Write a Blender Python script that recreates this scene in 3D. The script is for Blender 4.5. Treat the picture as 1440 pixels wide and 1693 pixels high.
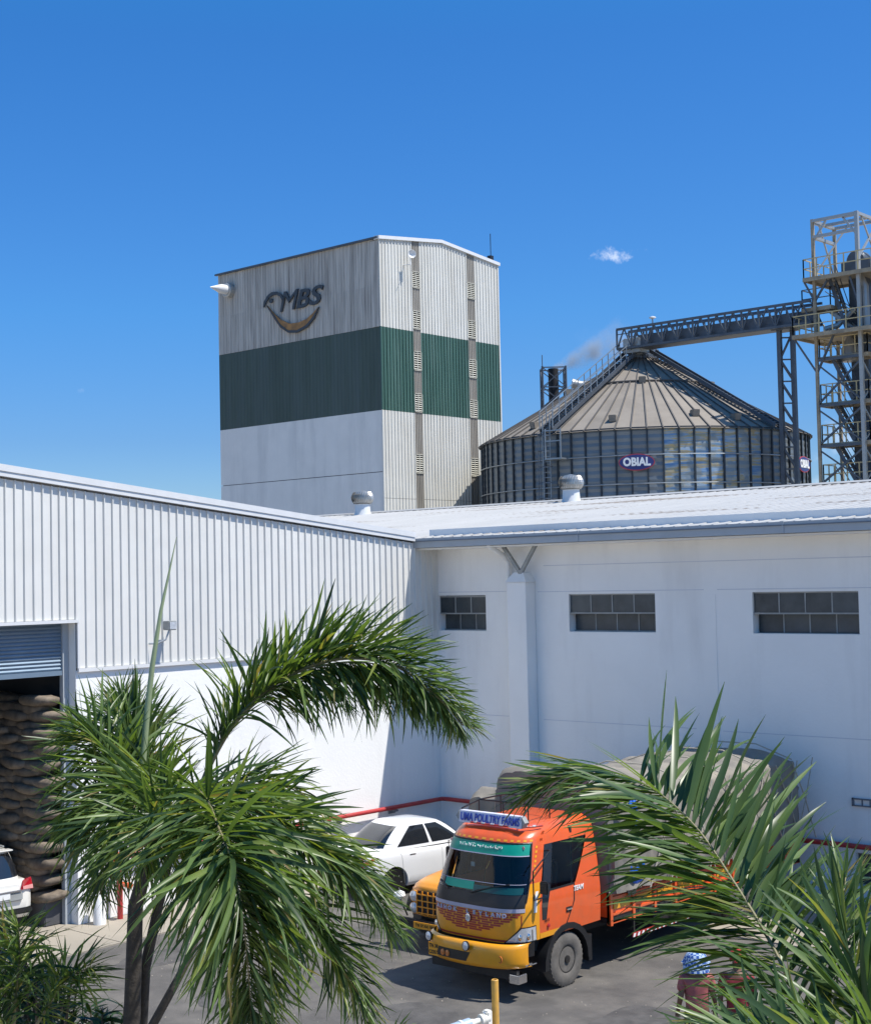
import bpy, bmesh, math, random
from mathutils import Vector, Matrix, noise
R = math.radians
random.seed(7)
sc = bpy.context.scene
for o in list(bpy.data.objects): bpy.data.objects.remove(o)
COL = sc.collection

# ------------------------------------------------------------------ camera
CAM = Vector((0, 0, 7.0)); F = 2434.5; YAW, PIT, ROL = .728108, .045080, -.021718
_h = Vector((-math.sin(YAW), math.cos(YAW), 0)); _r = Vector((math.cos(YAW), math.sin(YAW), 0)); _u = Vector((0, 0, 1))
FW = _h*math.cos(PIT) + _u*math.sin(PIT); _up = -_h*math.sin(PIT) + _u*math.cos(PIT)
RT = _r*math.cos(ROL) + _up*math.sin(ROL); UP = -_r*math.sin(ROL) + _up*math.cos(ROL)
cd = bpy.data.cameras.new('camera'); cam = bpy.data.objects.new('camera', cd); COL.objects.link(cam)
cd.sensor_fit = 'HORIZONTAL'; cd.sensor_width = 36; cd.lens = 36*F/1440; cd.clip_start = .1; cd.clip_end = 6000
cam.matrix_world = Matrix(((RT.x, UP.x, -FW.x, CAM.x), (RT.y, UP.y, -FW.y, CAM.y), (RT.z, UP.z, -FW.z, CAM.z), (0, 0, 0, 1)))
sc.camera = cam

# ------------------------------------------------------------------ sky, sun, exposure
SUNV = Vector((.50, .213, 1)).normalized()
world = bpy.data.worlds.new('World'); sc.world = world; world.use_nodes = True
def build_world():
    nt = world.node_tree; nt.nodes.clear(); N = nt.nodes.new; L = nt.links.new
    out = N('ShaderNodeOutputWorld'); bg = N('ShaderNodeBackground'); bg.inputs[1].default_value = .15
    sky = N('ShaderNodeTexSky'); sky.sky_type = 'NISHITA'; sky.sun_disc = False
    sky.sun_elevation = math.asin(SUNV.z); sky.sun_rotation = math.atan2(SUNV.x, SUNV.y)
    sky.altitude = 50; sky.air_density = 1.0; sky.dust_density = .35; sky.ozone_density = 4.0
    tc = N('ShaderNodeTexCoord')
    hs = N('ShaderNodeHueSaturation'); hs.inputs['Saturation'].default_value = 1.38; hs.inputs['Value'].default_value = 1.0
    L(sky.outputs[0], hs.inputs['Color'])
    sx = N('ShaderNodeSeparateXYZ'); L(tc.outputs['Generated'], sx.inputs[0]); rp = N('ShaderNodeValToRGB'); L(sx.outputs[2], rp.inputs[0]); e = rp.color_ramp.elements
    e[0].position = 0; e[0].color = (.40, .50, .68, 1); e[1].position = .5; e[1].color = (1.14, 1.04, .95, 1)
    for p, c in ((.095, (.39, .48, .66)), (.18, (.50, .61, .75)), (.35, (.85, .70, .80))): x = rp.color_ramp.elements.new(p); x.color = (*c, 1)
    ml = N('ShaderNodeMix'); ml.data_type = 'RGBA'; ml.blend_type = 'MULTIPLY'; ml.inputs[0].default_value = 1; L(hs.outputs[0], ml.inputs[6]); L(rp.outputs[0], ml.inputs[7])
    cur = ml.outputs[2]
    # a few small fair-weather clouds
    for (d, w, h, s, amt, nsc) in CLOUDS:
        d = d.normalized(); rt = d.cross(Vector((0, 0, 1))).normalized(); up = rt.cross(d)
        def dot(v):
            n = N('ShaderNodeVectorMath'); n.operation = 'DOT_PRODUCT'; L(tc.outputs['Generated'], n.inputs[0]); n.inputs[1].default_value = v; return n.outputs['Value']
        def m(op, a, b=None, c=None):
            n = N('ShaderNodeMath'); n.operation = op
            for i, x in enumerate((a, b, c)):
                if x is None: continue
                if isinstance(x, (int, float)): n.inputs[i].default_value = x
                else: L(x, n.inputs[i])
            return n.outputs[0]
        a = m('DIVIDE', dot(rt), w); b = m('DIVIDE', dot(up), h)
        r2 = m('ADD', m('MULTIPLY', a, a), m('MULTIPLY', b, b))
        front = m('GREATER_THAN', dot(d), 0)
        nz = N('ShaderNodeTexNoise'); nz.inputs['Scale'].default_value = nsc; nz.inputs['Detail'].default_value = 7; nz.inputs['Roughness'].default_value = .6
        L(tc.outputs['Generated'], nz.inputs['Vector'])
        v = m('SUBTRACT', m('MULTIPLY', nz.outputs[0], s), r2)
        mr = N('ShaderNodeMapRange'); mr.interpolation_type = 'SMOOTHSTEP'; mr.inputs[1].default_value = s*.34; mr.inputs[2].default_value = s*.34+1.1
        mr.inputs[3].default_value = 0; mr.inputs[4].default_value = amt; L(v, mr.inputs[0])
        mx = N('ShaderNodeMix'); mx.data_type = 'RGBA'; L(m('MULTIPLY', mr.outputs[0], front), mx.inputs[0]); L(cur, mx.inputs[6]); mx.inputs[7].default_value = (6.2, 6.4, 6.8, 1)
        cur = mx.outputs[2]
    L(cur, bg.inputs[0]); L(bg.outputs[0], out.inputs[0])
def ray(u, v): return FW + RT*((u-720)/F) - UP*((v-846.5)/F)
def at(u, v, d): return CAM + ray(u, v)*d
def hit(u, v, ax, val):
    d = ray(u, v); return CAM + d*((val-CAM[ax])/d[ax])
def depth(p): return (Vector(p)-CAM).dot(FW)
CLOUDS = [(ray(1018, 422), .021, .009, 4.0, .95, 55), (ray(1400, 735), .034, .022, 3.0, .6, 28), (ray(1350, 800), .03, .012, 2.4, .6, 30), (ray(1010, 560), .05, .018, 1.6, .16, 22), (ray(134, 645), .006, .004, 2, .3, 90)]
build_world()
sl = bpy.data.lights.new('sun', 'SUN'); sl.energy = 4.6; sl.angle = R(.53); sl.color = (1, .96, .89)
sun = bpy.data.objects.new('sun', sl); COL.objects.link(sun); sun.rotation_mode = 'QUATERNION'
sun.rotation_quaternion = SUNV.to_track_quat('Z', 'Y'); sun.location = (0, 0, 60)
sc.view_settings.view_transform = 'Standard'; sc.view_settings.look = 'None'; sc.view_settings.exposure = .40; sc.view_settings.gamma = 1
sc.view_settings.use_curve_mapping = False
sc.cycles.max_bounces = 8; sc.cycles.transparent_max_bounces = 12; sc.cycles.diffuse_bounces = 4

# ------------------------------------------------------------------ materials
def mat(name, col, rough=.6, metal=0, var=.12, vs=1.5, stretch=(1, 1, 1), bump=0, bs=30, dirt=None, damt=.5, dscale=.8, dstretch=(1, 1, 1), dlo=.45, dhi=.7, spec=.5, coat=0, rnd=0, emis=None, coords='world'):
    m = bpy.data.materials.new(name); m.use_nodes = True; nt = m.node_tree; N = nt.nodes.new; L = nt.links.new
    b = nt.nodes['Principled BSDF']; b.inputs['Roughness'].default_value = rough; b.inputs['Metallic'].default_value = metal
    b.inputs['Specular IOR Level'].default_value = spec; b.inputs['Coat Weight'].default_value = coat
    if coords == 'world': src = N('ShaderNodeNewGeometry').outputs['Position']
    else: src = N('ShaderNodeTexCoord').outputs['Object']
    def nz(scale, st, det=5):
        mp = N('ShaderNodeMapping'); mp.inputs['Scale'].default_value = st; L(src, mp.inputs[0])
        n = N('ShaderNodeTexNoise'); n.inputs['Scale'].default_value = scale; n.inputs['Detail'].default_value = det; n.inputs['Roughness'].default_value = .6
        L(mp.outputs[0], n.inputs['Vector']); return n.outputs[0]
    n1 = nz(vs, stretch)
    mr = N('ShaderNodeMapRange'); mr.inputs[1].default_value = .3; mr.inputs[2].default_value = .7; mr.inputs[3].default_value = 1-var; mr.inputs[4].default_value = 1+var; L(n1, mr.inputs[0])
    val = mr.outputs[0]
    if rnd:
        oi = N('ShaderNodeObjectInfo'); r2 = N('ShaderNodeMapRange'); r2.inputs[3].default_value = 1-rnd; r2.inputs[4].default_value = 1+rnd; L(oi.outputs['Random'], r2.inputs[0])
        mm = N('ShaderNodeMath'); mm.operation = 'MULTIPLY'; L(val, mm.inputs[0]); L(r2.outputs[0], mm.inputs[1]); val = mm.outputs[0]
    vm = N('ShaderNodeVectorMath'); vm.operation = 'SCALE'; vm.inputs[0].default_value = col; L(val, vm.inputs['Scale'])
    c = vm.outputs[0]
    if dirt:
        n2 = nz(dscale, dstretch, 8)
        m2 = N('ShaderNodeMapRange'); m2.inputs[1].default_value = dlo; m2.inputs[2].default_value = dhi; m2.inputs[4].default_value = damt; L(n2, m2.inputs[0])
        mx = N('ShaderNodeMix'); mx.data_type = 'RGBA'; L(m2.outputs[0], mx.inputs[0]); L(c, mx.inputs[6]); mx.inputs[7].default_value = (*dirt, 1); c = mx.outputs[2]
    L(c, b.inputs['Base Color'])
    if bump:
        n3 = nz(bs, (1, 1, 1), 4); bp = N('ShaderNodeBump'); bp.inputs['Strength'].default_value = bump; bp.inputs['Distance'].default_value = .02
        L(n3, bp.inputs['Height']); L(bp.outputs[0], b.inputs['Normal'])
    return m
def leafmat(name, c1, c2, trans=.35, rough=.38):
    m = bpy.data.materials.new(name); m.use_nodes = True; nt = m.node_tree; N = nt.nodes.new; L = nt.links.new
    b = nt.nodes['Principled BSDF']; b.inputs['Roughness'].default_value = rough; b.inputs['Specular IOR Level'].default_value = .42
    g = N('ShaderNodeNewGeometry'); oi = N('ShaderNodeObjectInfo')
    n = N('ShaderNodeTexNoise'); n.inputs['Scale'].default_value = 5; n.inputs['Detail'].default_value = 3; L(g.outputs['Position'], n.inputs[0])
    a0 = N('ShaderNodeMath'); a0.operation = 'ADD'; L(oi.outputs['Random'], a0.inputs[0]); L(g.outputs['Random Per Island'], a0.inputs[1])
    fr = N('ShaderNodeMath'); fr.operation = 'FRACT'; L(a0.outputs[0], fr.inputs[0])
    ad = N('ShaderNodeMath'); ad.operation = 'MULTIPLY_ADD'; L(n.outputs[0], ad.inputs[0]); ad.inputs[1].default_value = .25; L(fr.outputs[0], ad.inputs[2])
    mr = N('ShaderNodeMapRange'); mr.inputs[1].default_value = .12; mr.inputs[2].default_value = 1.14; L(ad.outputs[0], mr.inputs[0])
    rp = N('ShaderNodeValToRGB'); L(mr.outputs[0], rp.inputs[0]); e = rp.color_ramp.elements; e[0].color = (*c1, 1); e[1].position = .86; e[1].color = (*c2, 1)
    x = e.new(.95); x.color = (c2[0]*1.5, c2[1]*1.15, c2[2], 1); x = e.new(.992); x.color = (.24, .19, .08, 1)
    L(rp.outputs[0], b.inputs['Base Color'])
    t = N('ShaderNodeBsdfTranslucent'); tv = N('ShaderNodeVectorMath'); tv.operation = 'MULTIPLY'; tv.inputs[1].default_value = (1.6, 1.6, .5); L(rp.outputs[0], tv.inputs[0]); L(tv.outputs[0], t.inputs[0])
    ms = N('ShaderNodeMixShader'); ms.inputs[0].default_value = trans; L(b.outputs[0], ms.inputs[1]); L(t.outputs[0], ms.inputs[2])
    L(ms.outputs[0], nt.nodes['Material Output'].inputs[0]); return m
def glassmat(name, tint, refl=1.0, alpha=.5):
    m = bpy.data.materials.new(name); m.use_nodes = True; nt = m.node_tree; N = nt.nodes.new; L = nt.links.new
    nt.nodes.remove(nt.nodes['Principled BSDF'])
    t = N('ShaderNodeBsdfTransparent'); t.inputs[0].default_value = (*tint, 1); g = N('ShaderNodeBsdfGlossy'); g.inputs['Roughness'].default_value = .03
    f = N('ShaderNodeFresnel'); f.inputs[0].default_value = 1.5; ml = N('ShaderNodeMath'); ml.operation = 'MULTIPLY'; ml.inputs[1].default_value = refl; L(f.outputs[0], ml.inputs[0])
    ms = N('ShaderNodeMixShader'); L(ml.outputs[0], ms.inputs[0]); L(t.outputs[0], ms.inputs[1]); L(g.outputs[0], ms.inputs[2]); L(ms.outputs[0], nt.nodes['Material Output'].inputs[0]); return m

M = {}
M['clad'] = mat('white_cladding', (.70, .69, .65), .45, .0, .03, 2, dirt=(.52, .50, .46), damt=.35, dscale=.9, dstretch=(1, 1, .15), dlo=.5, dhi=.8, rnd=.02)
M['trim'] = mat('white_trim', (.68, .68, .67), .4, 0, .04, 3)
M['plaster'] = mat('white_plaster', (.85, .84, .81), .85, 0, .03, .7, bump=.25, bs=14, dirt=(.56, .54, .51), damt=.36, dscale=1.1, dstretch=(1.3, 1.3, .22), dlo=.53, dhi=.82)
M['plaster2'] = mat('white_plaster_joint', (.62, .63, .66), .85, 0, .05, 2)
M['gutter'] = mat('grey_blue_gutter', (.40, .43, .45), .45, .05, .08, 2, dirt=(.2, .2, .2), damt=.3, dscale=2)
M['gutter_lip'] = mat('gutter_lip', (.16, .18, .21), .5, .2, .1, 2)
M['roofw'] = mat('white_roof_sheet', (.38, .375, .36), .5, .0, .05, 1.2, dirt=(.17, .135, .10), damt=.85, dscale=.6, dstretch=(.16, 1.3, 1), dlo=.56, dhi=.64, rnd=.03)
M['tw_front'] = mat('tower_cream_sheet', (.62, .61, .56), .5, 0, .05, 1, dirt=(.42, .38, .30), damt=.35, dscale=.6, dstretch=(1.5, 1.5, .2))
M['tw_green'] = mat('tower_green_sheet', (.045, .105, .082), .5, 0, .12, 1, stretch=(2, 2, .3), dirt=(.14, .22, .19), damt=.4, dscale=.8, dstretch=(2, 2, .25), rnd=.07)
M['tw_green2'] = mat('tower_green_sheet_aged', (.052, .078, .062), .6, 0, .12, 1, stretch=(2, 2, .3), rnd=.06, dirt=(.09, .12, .12), damt=.4, dscale=.5, dstretch=(2, 2, .2))
M['tw_asb'] = mat('aged_grey_sheet', (.50, .47, .42), .8, 0, .16, 1.2, stretch=(3, 3, .3), dirt=(.15, .135, .12), damt=.75, dscale=1.1, dstretch=(3.5, 3.5, .16), dlo=.46, dhi=.72, rnd=.06)
M['tw_low'] = mat('tower_white_sheet', (.78, .75, .70), .7, 0, .04, .8, dirt=(.34, .34, .34), damt=.25, dscale=.7, dstretch=(2, 2, .2))
M['translucent'] = mat('rooflight_beige', (.27, .25, .215), .6, 0, .2, 2, stretch=(3, 3, .3), dirt=(.15, .12, .09), damt=.4, dscale=1.5, dstretch=(3, 3, .2))
M['louver'] = mat('louver_cream', (.52, .50, .42), .6, 0, .1, 3)
M['dark'] = mat('dark_void', (.02, .02, .022), .8)
M['logo'] = mat('weathered_black_letter', (.045, .05, .055), .5, 0, .3, 3)
M['logo_o'] = mat('rusty_orange_letter', (.34, .17, .05), .6, 0, .3, 2, dirt=(.07, .05, .04), damt=.7, dscale=2.5)
M['steel'] = mat('blue_grey_steel', (.10, .115, .135), .5, .4, .15, 1.5)
M['steel_l'] = mat('light_galvanised', (.44, .44, .42), .45, .5, .15, 2, dirt=(.2, .17, .13), damt=.4, dscale=2)
M['steel_tan'] = mat('weathered_tan_steel', (.36, .30, .21), .7, .1, .2, 1.5, dirt=(.12, .10, .08), damt=.5, dscale=1.4)
M['rail_y'] = mat('yellow_handrail', (.50, .41, .22), .6, 0, .15, 2)
M['silo_wall'] = mat('galvanised_silo_wall', (.175, .195, .205), .42, .35, .16, .5, dirt=(.17, .175, .175), damt=.5, dscale=.6, dstretch=(1, 1, .4), rnd=.12, bump=.1, bs=8)
M['silo_stiff'] = mat('silo_stiffener', (.035, .045, .055), .5, .4, .1, 2)
M['silo_ring'] = mat('silo_wind_ring', (.30, .33, .35), .4, .6, .1, 2)
M['silo_roof'] = mat('dusty_silo_roof', (.235, .205, .170), .75, .1, .10, .8, dirt=(.32, .285, .24), damt=.5, dscale=.5, rnd=.09)
M['silo_seam'] = mat('silo_roof_seam', (.12, .11, .10), .6, .2, .1, 2)
M['sign_blue'] = mat('sign_blue', (.03, .04, .17), .4); M['sign_blue2'] = mat('bright_blue_letter', (.015, .06, .42), .45); M['sign_board'] = mat('sign_board_pale', (.72, .70, .76), .5); M['sign_red'] = mat('sign_red', (.45, .05, .06), .4); M['sign_white'] = mat('sign_white', (.8, .8, .78), .5)
M['asphalt'] = mat('asphalt', (.094, .087, .080), .92, 0, .20, 2.2, bump=.6, bs=60, dirt=(.17, .155, .135), damt=.85, dscale=.9, dlo=.44, dhi=.70)
M['dust'] = mat('dusty_hardstanding', (.36, .32, .26), .95, 0, .12, .5, bump=.3, bs=30, dirt=(.24, .21, .17), damt=.5, dscale=.3)
M['stain'] = mat('oil_stained_asphalt', (.062, .058, .055), .8, 0, .25, 3, bump=.5, bs=60, dirt=(.10, .094, .088), damt=.9, dscale=2.5, dlo=.40, dhi=.60)
M['concrete'] = mat('pale_concrete', (.34, .30, .24), .9, 0, .10, 1.2, bump=.3, bs=40, dirt=(.19, .17, .14), damt=.5, dscale=.6)
M['orange'] = mat('orange_truck_paint', (.72, .105, .02), .3, 0, .06, 4, coat=.5, dirt=(.42, .12, .05), damt=.3, dscale=5)
M['yellow'] = mat('yellow_truck_paint', (.80, .33, .01), .32, 0, .06, 4, coat=.4, dirt=(.42, .2, .03), damt=.35, dscale=4)
M['hood'] = mat('orange_yellow_paint', (.78, .30, .02), .35, 0, .07, 4, coat=.3)
M['red'] = mat('red_paint', (.33, .03, .025), .45, 0, .1, 4)
M['redpipe'] = mat('red_pipe_paint', (.42, .035, .035), .45, 0, .1, 3, dirt=(.28, .08, .07), damt=.3, dscale=4)
M['black'] = mat('black_plastic', (.012, .012, .013), .45, 0, .2, 5)
M['chassis'] = mat('chassis_black', (.02, .019, .018), .7, 0, .3, 4)
M['tyre'] = mat('dusty_tyre', (.125, .113, .098), .9, 0, .25, 6, bump=.3, bs=50)
M['rim'] = mat('grey_rim', (.022, .02, .018), .5, .1, .25, 8)
M['chrome'] = mat('chrome', (.75, .75, .76), .18, 1, .05, 4)
M['lens'] = mat('lamp_lens', (.62, .64, .66), .12, .3, .2, 14, coat=1)
M['amber'] = mat('amber_lens', (.55, .17, .04), .25, 0, .1, 9)
M['white'] = mat('white_car_paint', (.80, .80, .79), .28, 0, .02, 2, coat=.8)
M['cream'] = mat('cream_car_paint', (.76, .74, .68), .3, 0, .03, 2, coat=.7)
M['carglass'] = mat('dark_car_glass', (.012, .015, .02), .08, 0, .1, 2, coat=1)
M['winglass'] = mat('dusty_window_glass', (.040, .050, .056), .35, 0, .25, 3, dirt=(.09, .10, .10), damt=.5, dscale=2.5, rnd=.45)
M['frame'] = mat('window_frame_grey', (.30, .31, .30), .6, 0, .15, 4)
M['glass'] = glassmat('truck_glass', (.62, .72, .70), 1.2)
M['teal'] = mat('teal_film', (.0, .27, .19), .4, 0, .1, 3); M['teal_d'] = mat('dark_teal_film', (.004, .06, .065), .35, 0, .1, 3); M['teal_dash'] = mat('teal_dash_cloth', (.0, .30, .20), .7)  # teal and teal_d also colour the reflection painted on the windscreen
M['grey_lav'] = mat('silver_lilac_band', (.45, .43, .52), .45)
M['taillight'] = mat('red_lens', (.40, .01, .02), .15, 0, .1, 5, coat=1)
M['pink'] = mat('pink_lens', (.65, .30, .28), .2, 0, .1, 5, coat=1)
M['tarp'] = mat('grey_tarpaulin', (.215, .195, .165), .85, 0, .16, 1.5, bump=.4, bs=7, dirt=(.34, .295, .23), damt=.7, dscale=.8)
M['tarp_top'] = M['tarp']
M['rope'] = mat('rope', (.38, .34, .27), .9); M['rope_d'] = mat('dark_rope', (.06, .055, .05), .9)
M['blue'] = mat('blue_plastic_sheet', (.015, .12, .55), .4, 0, .15, 8)
M['shutter'] = mat('blue_grey_shutter', (.20, .27, .34), .45, .3, .08, 2)
M['sack'] = mat('woven_sack', (.165, .13, .095), .9, 0, .4, 6, rnd=.25, bump=.4, bs=40)
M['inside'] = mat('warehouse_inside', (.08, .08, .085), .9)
M['galv'] = mat('turbine_metal', (.50, .48, .44), .35, .7, .15, 4, dirt=(.22, .18, .14), damt=.5, dscale=5)
M['post'] = mat('yellow_post_paint', (.62, .34, .06), .55, 0, .15, 8, dirt=(.30, .20, .10), damt=.5, dscale=12)
M['pvc'] = mat('white_pvc', (.74, .72, .66), .4, 0, .06, 6); M['pvcblue'] = mat('pale_blue_barrel', (.45, .55, .68), .25, .2, .1, 6)
M['trunk'] = mat('palm_trunk', (.045, .038, .032), .9, 0, .25, 4, stretch=(1, 1, 6), bump=.6, bs=25)
M['rachis'] = mat('frond_rachis', (.20, .18, .09), .6, 0, .25, 6)
M['spear'] = mat('spear_leaf_green', (.30, .36, .20), .5, 0, .15, 6)
M['leaf'] = leafmat('palm_leaflet', (.018, .044, .020), (.15, .225, .065), .40, .36)
M['leaf_r'] = leafmat('palm_leaflet_pale', (.030, .065, .028), (.14, .215, .075), .40, .34)
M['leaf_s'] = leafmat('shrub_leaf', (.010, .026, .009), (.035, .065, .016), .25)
M['twig'] = mat('twig', (.07, .055, .04), .9)
M['skin'] = mat('brown_skin', (.17, .085, .05), .6); M['hair'] = mat('black_hair', (.012, .01, .009), .6)
M['shirt1'] = mat('faded_red_shirt', (.36, .10, .09), .85, 0, .2, 6); M['shirt2'] = mat('dark_red_shirt', (.24, .025, .03), .85, 0, .2, 6)
M['pants1'] = mat('maroon_trousers', (.05, .022, .022), .9, 0, .2, 6); M['jeans'] = mat('blue_jeans', (.06, .13, .24), .9, 0, .25, 9)
M['scarf'] = mat('red_head_cloth', (.40, .02, .025), .85, 0, .3, 16)
M['smoke_stack'] = mat('sooty_chimney', (.018, .018, .02), .6, .3)
def checkmat():
    m = bpy.data.materials.new('blue_checked_cloth'); m.use_nodes = True; nt = m.node_tree; N = nt.nodes.new; L = nt.links.new
    g = N('ShaderNodeTexCoord'); c = N('ShaderNodeTexChecker'); c.inputs['Scale'].default_value = 26; c.inputs[1].default_value = (.02, .08, .30, 1); c.inputs[2].default_value = (.40, .50, .62, 1)
    L(g.outputs['Object'], c.inputs[0]); b = nt.nodes['Principled BSDF']; b.inputs['Roughness'].default_value = .9; L(c.outputs[0], b.inputs['Base Color']); return m
M['check'] = checkmat()
def reflectmat():
    # galvanised panels with a reflection painted in as blue and ochre horizontal streaks
    m = mat('silo_wall_printed_film', (.16, .18, .19), .4, .3, .1, 1); nt = m.node_tree; N = nt.nodes.new; L = nt.links.new; b = nt.nodes['Principled BSDF']  # the 'printed film' is the painted reflection
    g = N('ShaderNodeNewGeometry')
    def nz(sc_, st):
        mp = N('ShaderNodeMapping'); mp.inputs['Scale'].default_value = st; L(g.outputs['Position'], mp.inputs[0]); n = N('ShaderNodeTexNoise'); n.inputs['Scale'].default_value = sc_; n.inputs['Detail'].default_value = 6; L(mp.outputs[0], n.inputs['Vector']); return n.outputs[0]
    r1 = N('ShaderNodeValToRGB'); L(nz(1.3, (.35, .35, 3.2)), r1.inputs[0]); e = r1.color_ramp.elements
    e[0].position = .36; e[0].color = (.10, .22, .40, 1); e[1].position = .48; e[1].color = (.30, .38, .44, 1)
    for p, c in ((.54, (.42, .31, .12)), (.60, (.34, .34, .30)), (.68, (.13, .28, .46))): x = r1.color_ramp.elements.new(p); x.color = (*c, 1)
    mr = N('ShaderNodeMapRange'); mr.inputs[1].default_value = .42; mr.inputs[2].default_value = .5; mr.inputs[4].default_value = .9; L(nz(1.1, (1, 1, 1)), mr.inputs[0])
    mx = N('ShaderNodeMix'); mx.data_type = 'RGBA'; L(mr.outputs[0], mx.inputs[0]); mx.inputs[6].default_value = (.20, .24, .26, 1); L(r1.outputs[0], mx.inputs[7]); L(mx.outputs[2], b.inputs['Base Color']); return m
M['film'] = reflectmat()  # 'film' is the panel metal with the reflection painted in

# ------------------------------------------------------------------ helpers
ORG = {}
def tag(o, label=None, cat=None, group=None, kind=None):
    if label: o['label'] = label
    if cat: o['category'] = cat
    if group: o['group'] = group
    if kind: o['kind'] = kind
    return o
def thing(name, label, cat, loc=(0, 0, 0), group=None, local=False, rz=0):
    o = bpy.data.objects.new(name, None); COL.objects.link(o); o.location = loc; o.rotation_euler = (0, 0, rz); o.empty_display_size = .3
    ORG[o.name] = Vector((0, 0, 0)) if local else Vector(loc)
    return tag(o, label, cat, group)
def org(p): return ORG.get(p.name, Vector((0, 0, 0))) if p else Vector((0, 0, 0))
def link(name, me, parent=None, m=None):
    o = bpy.data.objects.new(name, me); COL.objects.link(o)
    if m and not me.materials: me.materials.append(m)
    if parent: o.parent = parent
    ORG[o.name] = org(parent)
    return o
class MB:
    def __init__(s): s.v = []; s.f = []
    def add(s, vs, fs): n = len(s.v); s.v += [tuple(v) for v in vs]; s.f += [tuple(i+n for i in f) for f in fs]; return s
    def box(s, x0, x1, y0, y1, z0, z1):
        return s.add([(x, y, z) for x in (x0, x1) for y in (y0, y1) for z in (z0, z1)], [(0, 1, 3, 2), (4, 6, 7, 5), (0, 4, 5, 1), (2, 3, 7, 6), (0, 2, 6, 4), (1, 5, 7, 3)])
    def hexa(s, a, b): # two quads a (4 pts) and b (4 pts)
        return s.add(list(a)+list(b), [(3, 2, 1, 0), (4, 5, 6, 7)]+[(i, (i+1) % 4, 4+(i+1) % 4, 4+i) for i in range(4)])
    def bar(s, p, q, w, h=None, up=(0, 0, 1)):
        h = h or w; p = Vector(p); q = Vector(q); d = (q-p).normalized(); u = Vector(up)
        if abs(d.dot(u)) > .98: u = Vector((0, 1, 0))
        a = d.cross(u).normalized()*w/2; b = a.cross(d).normalized()*h/2
        return s.hexa([p-a-b, p+a-b, p+a+b, p-a+b], [q-a-b, q+a-b, q+a+b, q-a+b])
    def tube(s, pts, r, n=8, cap=True):
        pts = [Vector(p) for p in pts]; rs = r if isinstance(r, (list, tuple)) else [r]*len(pts); vs = []; fs = []
        a = None
        for i, p in enumerate(pts):
            d = (pts[min(i+1, len(pts)-1)]-pts[max(i-1, 0)]).normalized()
            if a is None: a = d.orthogonal().normalized()
            a = (a-d*a.dot(d)).normalized(); b = d.cross(a)
            for k in range(n): t = 2*math.pi*k/n; vs.append(p+(a*math.cos(t)+b*math.sin(t))*rs[i])
        for i in range(len(pts)-1):
            for k in range(n): k2 = (k+1) % n; fs.append((i*n+k, i*n+k2, (i+1)*n+k2, (i+1)*n+k))
        if cap: fs += [tuple(range(n))[::-1], tuple((len(pts)-1)*n+k for k in range(n))]
        return s.add(vs, fs)
    def lathe(s, prof, o, ax='Z', n=24): # prof (r, h)
        o = Vector(o); vs = []; fs = []
        for r, h in prof:
            for k in range(n):
                t = 2*math.pi*k/n; c, d = r*math.cos(t), r*math.sin(t)
                vs.append(o+(Vector((c, d, h)) if ax == 'Z' else Vector((h, c, d)) if ax == 'X' else Vector((d, h, c))))
        m = len(prof)
        for i in range(m-1):
            for k in range(n): k2 = (k+1) % n; fs.append((i*n+k, i*n+k2, (i+1)*n+k2, (i+1)*n+k))
        fs += [tuple(range(n))[::-1], tuple((m-1)*n+k for k in range(n))]
        return s.add(vs, fs)
    def prism(s, poly, a, b, ax='X'): # poly in the other two axes, extruded a..b on ax
        n = len(poly); vs = []
        for t in (a, b):
            for (p, q) in poly: vs.append((t, p, q) if ax == 'X' else (p, t, q) if ax == 'Y' else (p, q, t))
        return s.add(vs, [tuple(range(n))[::-1], tuple(range(n, 2*n))]+[(i, (i+1) % n, n+(i+1) % n, n+i) for i in range(n)])
    def grid(s, fn, nu, nv, thick=None):
        vs = [fn(i/nu, j/nv) for j in range(nv+1) for i in range(nu+1)]
        return s.add(vs, [(j*(nu+1)+i, j*(nu+1)+i+1, (j+1)*(nu+1)+i+1, (j+1)*(nu+1)+i) for j in range(nv) for i in range(nu)])
    def mesh(s, name, m, smooth=False, o=Vector((0, 0, 0)), bevel=0):
        me = bpy.data.meshes.new(name); me.from_pydata([(v[0]-o.x, v[1]-o.y, v[2]-o.z) for v in s.v], [], s.f); me.materials.append(m)
        bm = bmesh.new(); bm.from_mesh(me)
        if bevel:
            bmesh.ops.recalc_face_normals(bm, faces=bm.faces)
            ed = [e for e in bm.edges if len(e.link_faces) == 2 and e.calc_face_angle(0) > .6]
            bmesh.ops.bevel(bm, geom=ed, offset=bevel, segments=2, affect='EDGES', clamp_overlap=True)
        bmesh.ops.recalc_face_normals(bm, faces=bm.faces); bm.to_mesh(me); bm.free()
        if smooth:
            for p in me.polygons: p.use_smooth = True
            if smooth != 'all': me.set_sharp_from_angle(angle=R(38))
        return me
    def build(s, name, m, parent=None, smooth=False, bevel=0):
        return link(name, s.mesh(name, m, smooth, org(parent), bevel), parent)
def struct(name, mb, m): return tag(mb.build(name, m), kind='structure')
def copy_tree(o, parent=None, first=True):
    c = o.copy(); COL.objects.link(c); c.parent = parent; ORG[c.name] = ORG.get(o.name, Vector((0, 0, 0)))
    for ch in list(o.children): copy_tree(ch, c, False)
    return c
def basis(o, x, y):
    x = Vector(x).normalized(); y = Vector(y); y = (y-x*y.dot(x)).normalized(); z = x.cross(y); o = Vector(o)
    return Matrix(((x.x, y.x, z.x, o.x), (x.y, y.y, z.y, o.y), (x.z, y.z, z.z, o.z), (0, 0, 0, 1)))
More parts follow.
